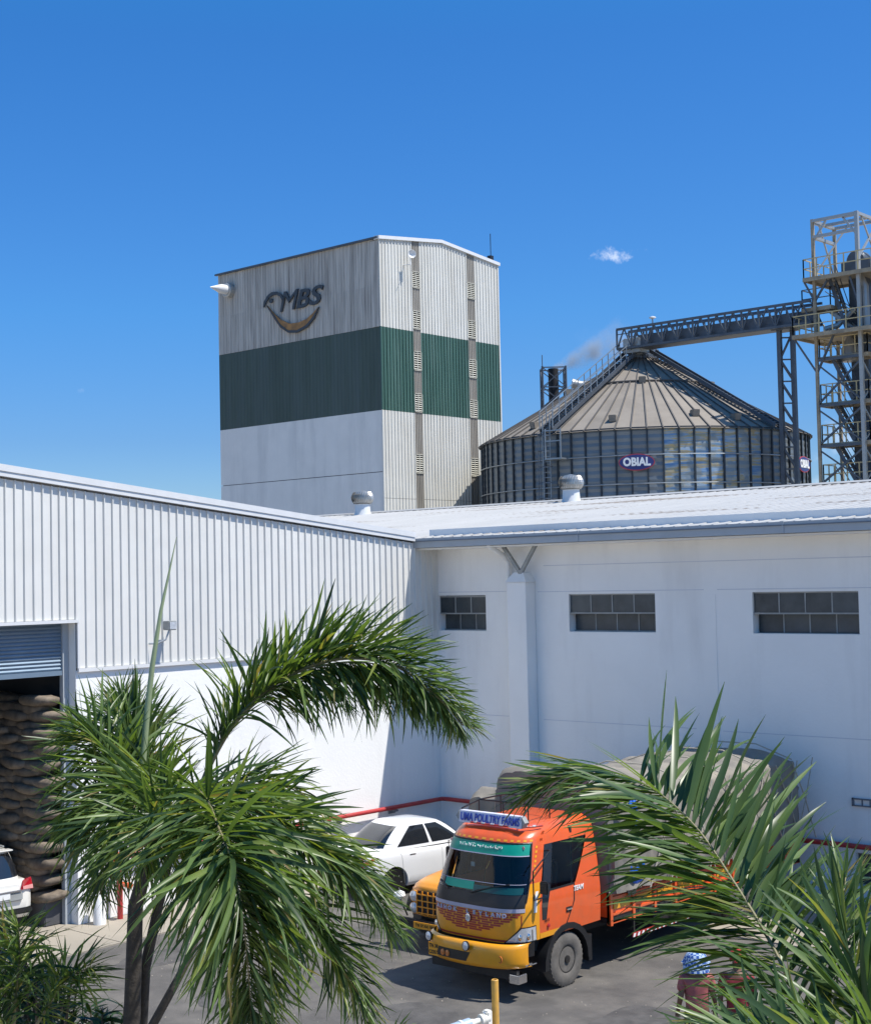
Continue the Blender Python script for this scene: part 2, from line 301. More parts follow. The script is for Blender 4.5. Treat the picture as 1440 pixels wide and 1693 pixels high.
def text(s, size, m, parent, o, x, y, name='lettering', ext=.01, bold=0, shear=0, sx=1, width=None, align='CENTER'):
    cu = bpy.data.curves.new(name, 'FONT'); cu.body = s; cu.size = size; cu.extrude = ext; cu.offset = bold; cu.shear = shear; cu.align_x = align; cu.align_y = 'CENTER'; cu.resolution_u = 3
    t = bpy.data.objects.new(name, cu); COL.objects.link(t); dg = bpy.context.evaluated_depsgraph_get(); dg.update()
    me = bpy.data.meshes.new_from_object(t.evaluated_get(dg)); bpy.data.objects.remove(t); bpy.data.curves.remove(cu)
    xs = [v.co.x for v in me.vertices]
    if width and xs: sx = width/(max(xs)-min(xs))
    me.transform(Matrix.Translation(-org(parent)) @ basis(o, x, y) @ Matrix.Diagonal((sx, 1, 1, 1))); me.materials.clear(); me.materials.append(m)
    return link(name, me, parent)
def apply_mods(ob):
    dg = bpy.context.evaluated_depsgraph_get(); dg.update(); me = bpy.data.meshes.new_from_object(ob.evaluated_get(dg)); ob.modifiers.clear(); ob.data = me
    for p in me.polygons: p.use_smooth = True
    return ob
def cut(ob, mb, o=None):
    me = mb.mesh('cutter', M['dark'], o=o or org(ob)); c = bpy.data.objects.new('cutter', me); COL.objects.link(c)
    if ob.parent: c.parent = ob.parent
    md = ob.modifiers.new('b', 'BOOLEAN'); md.operation = 'DIFFERENCE'; md.object = c; md.solver = 'EXACT'
    dg = bpy.context.evaluated_depsgraph_get(); dg.update(); m2 = bpy.data.meshes.new_from_object(ob.evaluated_get(dg)); ob.modifiers.clear(); ob.data = m2
    bpy.data.objects.remove(c)
    m2.set_sharp_from_angle(angle=R(35)); return ob

# ------------------------------------------------------------------ ground
WX, WY = -26.06, 29.24          # plane of the ribbed gable wall, plane of the long plaster wall
def sheet(x0, x1, y0, y1, z): return MB().add([(x0, y0, z), (x1, y0, z), (x1, y1, z), (x0, y1, z)], [(0, 1, 2, 3)])
struct('ground', sheet(-1500, 1500, -1500, 1500, -.01), M['dust'])
struct('asphalt_yard', sheet(-26.2, -2, 8, 29.3, 0), M['asphalt'])
mb = MB()
slabs = []
for k in range(9): slabs.append((-26.02, -24.1, 10+k*1.9, 10+k*1.9+1.88))
for k in range(7): slabs.append((-26.02+k*3.2, -26.02+k*3.2+3.18, 24.6 if k > 1 else 27.1, 29.2))
ap = bpy.data.objects.new('concrete_apron', MB().box(-26.04, -24.08, 9.9, 27.1, -.1, .004).mesh('concrete_apron', M['concrete'])); COL.objects.link(ap); tag(ap, kind='structure'); ORG[ap.name] = Vector()
for k in range(9):
    MB().box(-26.03, -24.1, 9.95+k*1.9, 9.95+k*1.9+1.88, .006, .02).build('concrete_slab', M['concrete'], ap, bevel=.004)
for k in range(7):
    MB().box(-26.02+k*3.2, -26.02+k*3.2+3.17, 25.0+(2.2 if k < 2 else 0), 29.22, -.05, .03).build('concrete_slab', M['concrete'], ap, bevel=.004)

rp0 = random.Random(12)
for (cx, cy, rx, ry) in ((-16.3, 17.6, .9, .5), (-19.5, 16.8, .7, 1.1), (-13.4, 19.4, .5, .9), (-20.6, 21.3, .8, .5), (-15, 15.6, 1.3, .4), (-22.6, 17.5, .5, 1.3)):
    pts_ = []
    for i in range(28):
        a = 2*math.pi*i/28; k = 1+.35*noise.noise(Vector((math.cos(a)*1.3+cx, math.sin(a)*1.3, cy))); pts_.append((cx+rx*k*math.cos(a), cy+ry*k*math.sin(a), .004))
    struct('oil_stain', MB().add(pts_, [tuple(range(28))]), M['stain'])
gb = MB()
for i in range(900):
    x = rp0.uniform(-25, -9); y = rp0.uniform(13, 27); s_ = rp0.uniform(.006, .02); q = Vector((x, y, .022 if x < -24 else .003)); a = rp0.uniform(0, 3)
    c_, d_ = math.cos(a)*s_, math.sin(a)*s_; gb.add([q+Vector((c_, d_, 0)), q+Vector((-d_, c_, 0)), q+Vector((-c_, -d_, 0)), q+Vector((d_*.8, -c_, 0)), q+Vector((0, 0, s_*.8))], [(0, 1, 4), (1, 2, 4), (2, 3, 4), (3, 0, 4)])
tag(gb.build('grit', M['concrete']), 'loose pale grit and chips scattered over the asphalt yard', 'grit', kind='stuff')
# ------------------------------------------------------------------ ribbed sheet profile
def ribsheet(width, pitch=.222, rw=.03, rh=.042, flat=0):
    n = max(1, round(width/pitch)); p = width/n; pts = []
    for k in range(n):
        a = k*p; pts += [(a, 0), (a+p-rw-.008, 0), (a+p-rw, rh), (a+p-.008, rh)]
    pts.append((width, 0)); return pts
def sheet_panel(o, ux, un, width, z0, z1a, z1b, m, parent, name='cladding_sheet', **k):
    """ribbed sheet standing vertically: o base corner (z ignored), ux run, un outward normal, top runs z1a..z1b"""
    ux = Vector(ux); un = Vector(un); o = Vector(o); vs = []; pr = ribsheet(width, **k)
    for (a, h) in pr:
        p = o+ux*a+un*h; zt = z1a+(z1b-z1a)*a/width
        vs += [(p.x, p.y, z0), (p.x, p.y, zt)]
    n = len(pr); fs = [(2*i, 2*i+2, 2*i+3, 2*i+1) for i in range(n-1)]
    # back face gives the sheet its thickness
    q = o-un*.02; e = o+ux*width-un*.02
    vs += [(q.x, q.y, z0), (q.x, q.y, z1a), (e.x, e.y, z0), (e.x, e.y, z1b)]; b = 2*n
    fs += [(b, b+1, b+3, b+2), (0, 1, b+1, b), (2*n-2, b+2, b+3, 2*n-1)]
    mbx = MB(); mbx.add(vs, fs); me = bpy.data.meshes.new(name); og = org(parent)
    me.from_pydata([(v[0]-og.x, v[1]-og.y, v[2]-og.z) for v in mbx.v], [], mbx.f); me.materials.append(m); return link(name, me, parent)

# ------------------------------------------------------------------ ribbed shed with loading door (left)
shed = thing('ribbed_warehouse', 'white ribbed metal warehouse on the left with a half-raised blue-grey roller shutter', 'warehouse', (WX, 18, 0))
def rake(y): return 8.22+(28.27-y)*.1033 if y > 6 else 8.22+(28.27-6)*.1033-(6-y)*.1033
D0, D1 = 12.6, 17.92
y = -8.0
segs = []
yy = WY-.0
while yy > -8: segs.append((yy-1.08, yy)); yy -= 1.08
segs2 = []
for a, b in segs:
    if a < D1 < b: segs2 += [(a, D1), (D1, b)]
    elif a < D0 < b: segs2 += [(a, D0), (D0, b)]
    else: segs2.append((a, b))
for a, b in segs2:
    z0 = 6.31 if (a >= D0-.01 and b <= D1+.01) else 5.29
    sheet_panel((WX, a, 0), (0, 1, 0), (1, 0, 0), b-a, z0, rake(a)-.28, rake(b)-.28, M['clad'], shed)
bw = MB().box(WX-.3, WX-.02, D1, WY+.3, 0, 5.24); bw.box(WX-.3, WX-.02, -8, D0, 0, 5.24)
bw.build('plaster_wall', M['plaster'], shed)
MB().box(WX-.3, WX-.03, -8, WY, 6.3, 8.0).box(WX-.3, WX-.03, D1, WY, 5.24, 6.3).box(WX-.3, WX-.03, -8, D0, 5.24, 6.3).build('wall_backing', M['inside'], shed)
MB().box(WX-.02, WX+.05, D1+.02, WY-.02, 5.21, 5.285).build('drip_flashing', M['trim'], shed)
MB().box(WX-.28, WX+.055, D0-.02, D1+.03, 6.24, 6.305).build('lintel_flashing', M['trim'], shed)
MB().box(WX-.02, WX+.05, D1-.0, D1+.05, 5.29, 6.24).build('jamb_flashing', M['trim'], shed)
rb = MB(); rb.hexa([(WX-.35, -8, rake(-8)-.24), (WX+.10, -8, rake(-8)-.24), (WX+.10, -8, rake(-8)-.14), (WX-.35, -8, rake(-8)-.14)], [(WX-.35, 6, rake(6)-.24), (WX+.10, 6, rake(6)-.24), (WX+.10, 6, rake(6)-.14), (WX-.35, 6, rake(6)-.14)])
rb.hexa([(WX-.35, 6, rake(6)-.24), (WX+.10, 6, rake(6)-.24), (WX+.10, 6, rake(6)-.14), (WX-.35, 6, rake(6)-.14)], [(WX-.35, 28.3, rake(28.3)-.24), (WX+.10, 28.3, rake(28.3)-.24), (WX+.10, 28.3, rake(28.3)-.14), (WX-.35, 28.3, rake(28.3)-.14)])
rb.build('rake_trim', M['trim'], shed)
rb = MB()
for a, b in ((-8, 6), (6, 28.3)):
    rb.hexa([(WX-.35, a, rake(a)-.137), (WX+.12, a, rake(a)-.137), (WX+.12, a, rake(a)), (WX-.35, a, rake(a)+.03)], [(WX-.35, b, rake(b)-.137), (WX+.12, b, rake(b)-.137), (WX+.12, b, rake(b)), (WX-.35, b, rake(b)+.03)])
rb.build('rake_cap', M['trim'], shed)
# roof of the shed in strips, with one open rooflight bay above the sacks
for k in range(14):
    x1 = WX-.36-k*2.4; x0 = x1-2.4
    for (a, b) in ((-8, 6), (6, 28.4)):
        if k == 0 and a == 6:
            parts = [((x0, x1), (6, 18.3)), ((x0, x1), (20.3, 28.4)), ]
        else: parts = [((x0, x1), (a, b))]
        for (xa, xb), (ya, yb) in parts:
            MB().hexa([(xa, ya, rake(ya)-.1), (xb, ya, rake(ya)-.1), (xb, ya, rake(ya)), (xa, ya, rake(ya))], [(xa, yb, rake(yb)-.1), (xb, yb, rake(yb)-.1), (xb, yb, rake(yb)), (xa, yb, rake(yb))]).build('roof_sheet', M['roofw'], shed)
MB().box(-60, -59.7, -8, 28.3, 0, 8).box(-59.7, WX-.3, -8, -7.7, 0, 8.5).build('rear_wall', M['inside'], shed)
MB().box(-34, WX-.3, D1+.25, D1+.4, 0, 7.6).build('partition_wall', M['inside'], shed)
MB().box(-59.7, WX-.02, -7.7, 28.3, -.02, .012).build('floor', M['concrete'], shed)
MB().box(WX-.3, WX-.02, D1-.012, D1-.002, 0, 6.24).build('door_jamb', M['plaster'], shed)
# roller shutter slats
shz = 5.25
for k in range(13):
    z = shz+k*.078; pts = [(WX-.33, z), (WX-.315, z+.015), (WX-.30, z+.038), (WX-.315, z+.062), (WX-.33, z+.077), (WX-.345, z+.077), (WX-.345, z)]
    MB().prism([(p, q) for p, q in pts], D0+.02, D1-.16, 'Y').build('shutter_slat', M['shutter'], shed)
MB().box(WX-.36, WX-.28, D0+.02, D1-.16, shz-.10, shz-.002).build('shutter_bottom_rail', M['shutter'], shed)
MB().box(WX-.38, WX-.26, D1-.16, D1-.02, 0, 6.24).build('shutter_guide', M['gutter'], shed)

# sacks in the doorway
def sackmesh(i):
    r = random.Random(i); mb = MB(); L_, W_, H_ = .94, .6, .235; nu, nv = 16, 8
    def f(a, b):
        t = 2*math.pi*a; p = math.pi*(b-.5); e = .55
        sg = lambda x, q: math.copysign(abs(x)**q, x)
        x = sg(math.cos(p), .6)*sg(math.cos(t), e); y = sg(math.cos(p), .6)*sg(math.sin(t), e); z = sg(math.sin(p), .6)
        sag = -.03*(1-x*x); w = noise.noise(Vector((x*2+i*7, y*2, z*2)))*.022
        return (x*L_/2*1.04+w, y*W_/2+w, z*H_/2*(1-.35*x*x*abs(x))+sag+w)
    mb.grid(f, nu, nv); return mb.mesh('sack', M['sack'], 'all')
SM = [sackmesh(i) for i in range(4)]
ORD = ['first', 'second', 'third', 'fourth', 'fifth', 'sixth', 'seventh', 'eighth', 'ninth', 'tenth', 'eleventh', 'twelfth', 'thirteenth', 'fourteenth', 'fifteenth', 'sixteenth', 'seventeenth', 'eighteenth', 'nineteenth', 'twentieth', 'twenty-first', 'twenty-second', 'twenty-third', 'twenty-fourth', 'twenty-fifth', 'twenty-sixth']
NR = 25
for r_ in range(NR):
    for c_ in range(5):
        zz = .62+r_*.168; xx = -26.80-c_*.72-(.34 if r_ % 2 else 0)
        if r_ == NR-1 and c_ in (1, 4): continue
        o = link('sack', random.choice(SM)); o.location = (xx+random.uniform(-.05, .05), 17.62+random.uniform(-.09, .07), zz+random.uniform(-.015, .015))
        o.rotation_euler = (random.uniform(-.12, .12), random.uniform(-.09, .09), random.uniform(-.14, .14)); o.scale = (random.uniform(.95, 1.12), 1, random.uniform(.95, 1.15))
        top = NR-1-r_
        tag(o, 'brown sack inside the shutter door, %s course from the top, %s from the jamb' % (ORD[top], ORD[c_]), 'sack', 'sacks stacked inside the loading door')
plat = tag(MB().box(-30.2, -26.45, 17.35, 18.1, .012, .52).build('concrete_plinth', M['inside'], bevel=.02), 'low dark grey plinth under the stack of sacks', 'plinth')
# wall lamp on the ribbed wall
wl = thing('wall_lamp', 'small grey floodlight on a curved arm on the ribbed wall above the left palm', 'lamp', (WX+.05, 20.1, 6.1))
MB().tube([(WX+.04, 19.75, 5.72), (WX+.22, 19.85, 5.72), (WX+.33, 19.98, 5.8), (WX+.36, 20.05, 6.0)], .022, 8).build('bracket_arm', M['gutter'], wl, True)
MB().box(WX+.2, WX+.42, 20.0, 20.22, 6.0, 6.2).build('lamp_housing', M['frame'], wl, bevel=.015)
MB().box(WX+.425, WX+.435, 20.02, 20.2, 6.02, 6.18).build('lamp_glass', M['lens'], wl)

# ------------------------------------------------------------------ long plaster warehouse (right)
EZ = 8.05; EY = 28.49; RY, RZ = 45.0, 9.83
wh = thing('plaster_warehouse', 'long white plaster warehouse with dark strip windows and a white sheet roof', 'warehouse', (-18, WY, 0))
XR = 6.0
wins = [(-26.02, -24.4, 5.62, 6.53), (-21.74, -19.23, 5.62, 6.55), (-16.66, -14.13, 5.60, 6.55), (-11.6, -9.1, 5.60, 6.55), (-6.5, -4, 5.6, 6.55)]
low = [(-14.4, -12.6, .32, 1.02)]
wb = MB(); y0, y1 = WY, WY+.35
def wall_rows(z0, z1, holes):
    xs = -26.3
    for (a, b, _, _) in sorted(holes):
        if a > xs+.001: wb.box(xs, a, y0, y1, z0, z1)
        xs = b
    wb.box(xs, XR, y0, y1, z0, z1)
wall_rows(0, .32, []); wall_rows(.32, 1.02, low); wall_rows(1.02, 5.62, []); wall_rows(5.62, 6.54, wins); wall_rows(6.54, 8.3, [])
wb.build('plaster_wall', M['plaster'], wh)
for (a, b, z0, z1) in wins+low:
    fr = MB(); zm = z0+(z1-z0)*.47; yu, yl = WY+.05, WY+.24
    if (a, b, z0, z1) in low: yu = yl = WY+.12
    fr.box(a, b, yu+.001, yu+.045, z1-.03-.01, z1-.005).box(a, b, yu-.02, yu+.05, zm, zm+.035).box(a+.0, b, yl-.02, yl+.04, z0, z0+.03)
    n = 4 if b-a > 1.8 else 3; w = (b-a)/n
    win = thing('window', None, None, ((a+b)/2, WY, z0)); win.parent = wh; win.location = Vector(((a+b)/2, WY, z0))-Vector(wh.location); del_l = [win.pop(k, None) for k in ('label', 'category')]
    ORG[win.name] = Vector(((a+b)/2, WY, z0))
    for k in range(n+1):
        x = a+k*w; xa = max(a, x-.014); xb = min(b, x+.014); fr.box(xa, xb, yu, yu+.04, zm+.035, z1-.03)
        if k: fr.box(xa, xb, yl, yl+.035, z0+.03, zm)
    fr.build('window_frame', M['frame'], win)
    for k in range(n):
        xa = a+k*w+.016; xb = a+(k+1)*w-.016
        t = random.uniform(-.004, .004)
        MB().box(xa, xb, yu+.012+t, yu+.02+t, zm+.04, z1-.035).build('pane', M['winglass'], win)
        MB().box(xa, xb, yl+.012, yl+.02, z0+.035, zm-.004).build('pane', M['winglass'], win)
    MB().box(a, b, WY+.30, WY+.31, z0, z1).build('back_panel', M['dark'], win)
# faint joints in the render coat, band of the hidden column
jb = MB().box(-17.86, -17.6, WY-.012, WY-.002, .3, 6.5); jb.build('flush_column', M['plaster'], wh)
jb = MB()
for (a, b, z) in ((-26.0, -23.4, 6.62), (-22.7, -17.9, 6.60), (-17.55, XR, 6.60), (-22.6, -18.2, 3.42), (-17.5, -8, 3.40), (-26, -23.5, 3.45), (-22.5, -12, 7.25)): jb.box(a, b, WY-.006, WY-.001, z, z+.018)
jb.build('coat_joint', M['plaster2'], wh)
# pilaster with splayed head and roof struts
px0, px1, py = -23.39, -22.78, 28.86
MB().box(px0, px1, py, WY-.002, 0, 6.86).build('pilaster', M['plaster'], wh, bevel=.012)
MB().hexa([(px0-.03, py-.03, 6.862), (px1+.03, py-.03, 6.862), (px1+.03, WY-.003, 6.862), (px0-.03, WY-.003, 6.862)], [(px0+.15, py+.1, 7.10), (px1-.15, py+.1, 7.10), (px1-.15, WY-.003, 7.10), (px0+.15, WY-.003, 7.10)]).build('pilaster_cap', M['plaster'], wh)
for a in ((-23.62, 28.9, 7.93), (-22.38, 28.9, 7.90)):
    MB().bar((-23.02, 28.98, 7.08), a, .085, .085, (0, 1, 0)).build('strut', M['frame'], wh)
MB().bar((-23.75, 28.86, 7.92), (-22.25, 28.86, 7.9), .07, .07).build('strut_tie', M['gutter_lip'], wh)
MB().tube([(-23.62, 28.42, 7.9), (-23.62, 28.55, 7.75), (-23.55, 28.95, 7.55), (-23.53, 29.12, 7.35), (-23.53, 29.12, 3.0), (-23.53, 29.12, .2)], .065, 10).build('downpipe', M['plaster'], wh, True)
# gutter and roof
gp = MB()
for k in range(6):
    a = -26.15+k*5.4; b = a+5.38
    MB().prism([(EY-.16, EZ-.25), (EY+.1, EZ-.25), (EY+.1, EZ-.02), (EY+.08, EZ-.02), (EY+.08, EZ-.23), (EY-.13, EZ-.23), (EY-.13, EZ-.0), (EY-.16, EZ-.0)], a, b).build('gutter', M['gutter'], wh)
    MB().box(a, b, EY-.185, EY-.162, EZ-.09, EZ-.065).build('gutter_lip', M['gutter_lip'], wh)
    MB().box(b-.01, b+.04, EY-.175, EY-.155, EZ-.25, EZ+.01).build('gutter_joint', M['gutter'], wh)
MB().box(-26.3, XR, EY-.02, WY+.02, EZ-.30, EZ-.26).build('soffit', M['plaster'], wh)
hb = MB().hexa([(-26.62, EY-.24, EZ-.32), (-26.22, EY-.24, EZ-.32), (-26.22, EY+.12, EZ-.32), (-26.62, EY+.12, EZ-.32)], [(-26.72, EY-.3, EZ+.08), (-26.16, EY-.3, EZ+.08), (-26.16, EY+.14, EZ+.08), (-26.72, EY+.14, EZ+.08)]); hb.build('rainwater_hopper', M['trim'], wh)
def roofz(y): return EZ+.0+(RZ-EZ)*(y-EY)/(RY-EY)
k = 0; x = -60.0
while x < XR:
    w = 1.0; pts = []; pr = [(0, 0), (.18, 0), (.2, .018), (.24, .018), (.26, 0), (.5, 0), (.52, .018), (.56, .018), (.58, 0), (.82, 0), (.84, .018), (.88, .018), (.9, 0), (.998, 0)]
    vs = []
    for (a, h) in pr:
        for yv in (EY-.05, RY): vs.append((x+a, yv, roofz(yv)+h))
    n = len(pr); fs = [(2*i, 2*i+2, 2*i+3, 2*i+1) for i in range(n-1)]
    b_ = len(vs); vs += [(x, EY-.05, roofz(EY)-.03), (x+.998, EY-.05, roofz(EY)-.03)]; fs.append((b_, b_+1)+tuple(2*i for i in range(n-1, -1, -1)))
    MB().add(vs, fs).build('roof_sheet', M['roofw'], wh); x += 1.0
MB().hexa([(-60, RY-.3, RZ+.0), (XR, RY-.3, RZ+.0), (XR, RY+.3, RZ), (-60, RY+.3, RZ)], [(-60, RY-.1, RZ+.07), (XR, RY-.1, RZ+.07), (XR, RY+.1, RZ+.07), (-60, RY+.1, RZ+.07)]).build('ridge_cap', M['roofw'], wh)
MB().add([(-60, RY, RZ), (XR, RY, RZ), (XR, 62 if False else 52.5, 9.0), (-60, 52.5, 9.0)], [(0, 1, 2, 3)]).build('rear_roof', M['roofw'], wh)
MB().box(-60, XR, 52.3, 52.5, 0, 9).box(XR-.3, XR, WY+.36, 52.3, 0, 8.0).build('rear_wall', M['plaster'], wh)
# fire main in red pipe
fp = thing('fire_main', 'red fire main pipe running round the inner corner of the two warehouse walls', 'pipe', (WX, WY, 1.2))
MB().tube([(WX+.16, 18.6, 1.27), (WX+.16, 28.9, 1.22), (WX+.19, 29.05, 1.22), (WX+.36, 29.08, 1.22), (-5, 29.08, 1.15)], .055, 10).build('pipe', M['redpipe'], fp, True)
for y in (20.5, 23.2, 25.4, 27.3): MB().box(WX-.0, WX+.2, y-.05, y+.05, 1.12, 1.165).box(WX, WX+.03, y-.12, y+.12, 1.06, 1.22).build('bracket', M['gutter_lip'], fp)
for x in (-24.5, -21, -17.8, -14.8): MB().box(x-.05, x+.05, 29.0, WY, 1.1, 1.12).build('bracket', M['gutter_lip'], fp)
fh = thing('fire_hydrant', 'red standpipe with orange valves at the foot of the wall beside the shutter door', 'hydrant', (-25.8, 18.75, .02))
MB().tube([(-25.8, 18.75, .02), (-25.8, 18.75, 1.2)], .06, 10).build('standpipe', M['redpipe'], fh, True)
MB().lathe([(.02, 0), (.12, 0), (.12, .03), (.07, .06), (.07, .16), (.03, .2)], (-25.8, 18.75, 1.2)).build('valve', M['orange'], fh, True)
MB().tube([(-25.8, 18.75, .75), (-25.5, 18.75, .75)], .05, 10).lathe([(.07, 0), (.07, .06)], (-25.5, 18.75, .75), 'X').build('outlet', M['orange'], fh, True)
for (x, y, nm) in ():
    b_ = thing('fire_bucket', 'small orange bucket on the concrete apron '+nm, 'bucket', (x, y, .02))
    MB().lathe([(.10, 0), (.14, .28), (.15, .29), (.13, .29), (.095, .02)], (x, y, .02)).build('pail', M['orange'], b_, True)
wbx = thing('white_bollard', 'short white concrete bollard against the wall by the shutter door', 'bollard', (-25.75, 18.2, .02))
MB().lathe([(.13, 0), (.13, .55), (.10, .62), (.0, .64)], (-25.75, 18.2, .02)).build('post', M['plaster'], wbx, True)
# dark notice frame on the right wall
nf = thing('wall_bracket', 'dark ladder-like metal bracket on the plaster wall at the right edge', 'bracket', (-13.9, WY, 2.1))
MB().box(-14.42, -13.2, WY-.05, WY-.02, 2.14, 2.17).box(-14.42, -13.2, WY-.05, WY-.02, 2.0, 2.025).box(-14.42, -14.38, WY-.05, WY-.0, 2.0, 2.17).build('rails', M['gutter_lip'], nf)
for k in range(6): MB().box(-14.2+k*.18, -14.18+k*.18, WY-.045, WY-.02, 2.025, 2.14).build('rung', M['gutter_lip'], nf)

# ------------------------------------------------------------------ roof turbine vents
def turbo(p, label):
    t = thing('turbine_vent', label, 'roof vent', p, 'turbine vents on the white roof')
    p = Vector(p); MB().lathe([(.42, -.15), (.33, .12), (.31, .42), (.33, .44)], p, n=20).build('base', M['trim'], t, True)
    MB().lathe([(.28, .44), (.40, .5), (.44, .66), (.40, .84), (.24, .97), (.1, 1.0), (0.02, 1.02)], p, n=28).build('turbine_core', M['galv'], t, True)
    f = MB()
    for k in range(26):
        a = 2*math.pi*k/26; prv = None
        vs = []
        for i in range(7):
            h = .46+.5*i/6; r = .30+.155*math.sin(math.pi*(i+.7)/7.4); aa = a+.06*i
            for dr, da in ((0, 0), (.03, .12)): vs.append(p+Vector(((r+dr)*math.cos(aa+da), (r+dr)*math.sin(aa+da), h)))
        f.add(vs, [(2*i, 2*i+1, 2*i+3, 2*i+2) for i in range(6)])
    tag(f.build('fins', M['galv'], t), kind='stuff')
turbo((-43.6, 44.3, roofz(44.3)), 'left turbine vent, standing on the white roof in front of the green-banded block')
turbo((-32.7, 44.3, roofz(44.3)), 'right turbine vent, standing on the white roof in front of the grain silo')

# ------------------------------------------------------------------ green-banded tower block
TX0, TX1, TY0, TY1 = -76.8, -61.61, 64.46, 75.84; ZT, ZG, ZB, ZS = 27.94, 22.44, 17.32, 13.55
tw = thing('mill_tower', 'tall clad mill tower with a dark green band and weathered emblem on one side', 'building', (TX1, TY0, 0))
MB().box(TX0+.1, TX1-.1, TY0+.1, TY1-.1, 0, ZT-.1).build('core', M['dark'], tw)
ym = (TY0+TY1)/2
def gz(y): return ZT+.62*(1-abs(y-ym)/(TY1-ym))
strips = [(67.33, 68.09), (72.62, 73.44)]
runs = [(TY0, 67.33, 2), (68.09, 72.62, 4), (73.44, TY1, 2)]
for a, b, n in runs:
    w = (b-a)/n
    for k in range(n):
        y = a+k*w
        sheet_panel((TX1, y, 0), (0, 1, 0), (1, 0, 0), w-.002, ZG, gz(y)-.12, gz(y+w)-.12, M['tw_front'], tw, rh=.05, rw=.08, pitch=.29)
        sheet_panel((TX1, y, 0), (0, 1, 0), (1, 0, 0), w-.002, ZB, ZG-.005, ZG-.005, M['tw_green'], tw, rh=.05, rw=.08, pitch=.29)
        sheet_panel((TX1, y, 0), (0, 1, 0), (1, 0, 0), w-.002, 11.95, ZB-.005, ZB-.005, M['tw_front'], tw, rh=.05, rw=.08, pitch=.29)
        sheet_panel((TX1, y, 0), (0, 1, 0), (1, 0, 0), w-.002, 6, 11.93, 11.93, M['tw_front'], tw, rh=.05, rw=.08, pitch=.29)
LV = [(25.2, 26.26), (22.6, 23.78), (20, 21.22), (17.39, 18.57), (13.55, 14.75)]
for a, b in strips:
    zc = 6
    for (l0, l1) in sorted(LV)+[(gz((a+b)/2)-.12, 99)]:
        if l0-zc > .05: sheet_panel((TX1-.02, a, 0), (0, 1, 0), (1, 0, 0), b-a-.004, zc, l0, l0, M['translucent'], tw, name='rooflight_sheet', pitch=.16, rw=.05, rh=.03)
        zc = l1
    for (l0, l1) in LV:
        lv = thing('louver', None, None, (TX1, (a+b)/2, l0)); lv.parent = tw; lv.location = Vector((TX1, (a+b)/2, l0))-Vector(tw.location)
        for q in ('label', 'category'): lv.pop(q, None)
        MB().box(TX1-.02, TX1+.05, a+.02, a+.06, l0, l1).box(TX1-.02, TX1+.05, b-.06, b-.02, l0, l1).box(TX1-.02, TX1+.05, a+.02, b-.02, l0, l0+.04).box(TX1-.02, TX1+.05, a+.02, b-.02, l1-.04, l1).box(TX1-.02, TX1+.04, (a+b)/2-.02, (a+b)/2+.02, l0, l1).build('louver_frame', M['louver'], lv)
        for k in range(8):
            z = l0+.08+k*(l1-l0-.1)/8
            MB().hexa([(TX1-.02, a+.06, z+.06), (TX1+.035, a+.06, z), (TX1+.035, a+.06, z+.012), (TX1-.02, a+.06, z+.072)], [(TX1-.02, b-.06, z+.06), (TX1+.035, b-.06, z), (TX1+.035, b-.06, z+.012), (TX1-.02, b-.06, z+.072)]).build('louver_slat', M['louver'], lv)
n = 12; w = (TX1-TX0)/n
for k in range(n):
    x = TX0+k*w; u = (1, 0, 0); nn = (0, -1, 0)
    sheet_panel((x, TY0, 0), u, nn, w-.003, ZG, 25.0, 25.0, M['tw_asb'], tw, pitch=.25, rw=.10, rh=.03)
    sheet_panel((x, TY0+.012, 0), u, nn, w-.003, 25.004, ZT, ZT, M['tw_asb'], tw, pitch=.25, rw=.10, rh=.03)
    sheet_panel((x, TY0, 0), u, nn, w-.002, ZB, ZG-.004, ZG-.004, M['tw_green2'], tw, pitch=.35, rw=.05, rh=.012)
    sheet_panel((x, TY0, 0), u, nn, w-.0005, ZS+.02, ZB-.004, ZB-.004, M['tw_low'], tw, pitch=.35, rw=.05, rh=.004)
    sheet_panel((x, TY0, 0), u, nn, w-.0005, 6, ZS-.02, ZS-.02, M['tw_low'], tw, pitch=.35, rw=.05, rh=.004)
for q in ((TX1-.02, TX1+.06, TY0-.06, TY0-.0, 6, ZB), (TX1-.02, TX1+.06, TY0-.06, TY0, ZG, ZT), (TX1+.0, TX1+.06, TY1-.06, TY1+.06, 6, ZT-.05)): MB().box(*q).build('corner_trim', M['tw_front'], tw)
MB().box(TX1-.02, TX1+.06, TY0-.06, TY0, ZB+.003, ZG-.003).build('corner_trim', M['tw_green'], tw)
rt = MB()
for a, b in ((TY0-.15, ym), (ym, TY1+.15)):
    rt.hexa([(TX1-.3, a, gz(a)-.13), (TX1+.14, a, gz(a)-.13), (TX1+.14, a, gz(a)+.08), (TX1-.3, a, gz(a)+.1)], [(TX1-.3, b, gz(b)-.13), (TX1+.14, b, gz(b)-.13), (TX1+.14, b, gz(b)+.08), (TX1-.3, b, gz(b)+.1)])
rt.build('gable_trim', M['trim'], tw)
rt = MB()
for a, b in ((TY0-.15, ym), (ym, TY1+.15)): rt.hexa([(TX0-.1, a, gz(a)-.02), (TX1-.3, a, gz(a)-.02), (TX1-.3, a, gz(a)+.06), (TX0-.1, a, gz(a)+.06)], [(TX0-.1, b, gz(b)-.02), (TX1-.3, b, gz(b)-.02), (TX1-.3, b, gz(b)+.06), (TX0-.1, b, gz(b)+.06)])
rt.build('roof', M['steel_l'], tw)
MB().box(TX0-.12, TX1+.0, TY0-.2, TY0-.04, ZT-.09, ZT+.02).build('eave_gutter', M['steel'], tw)
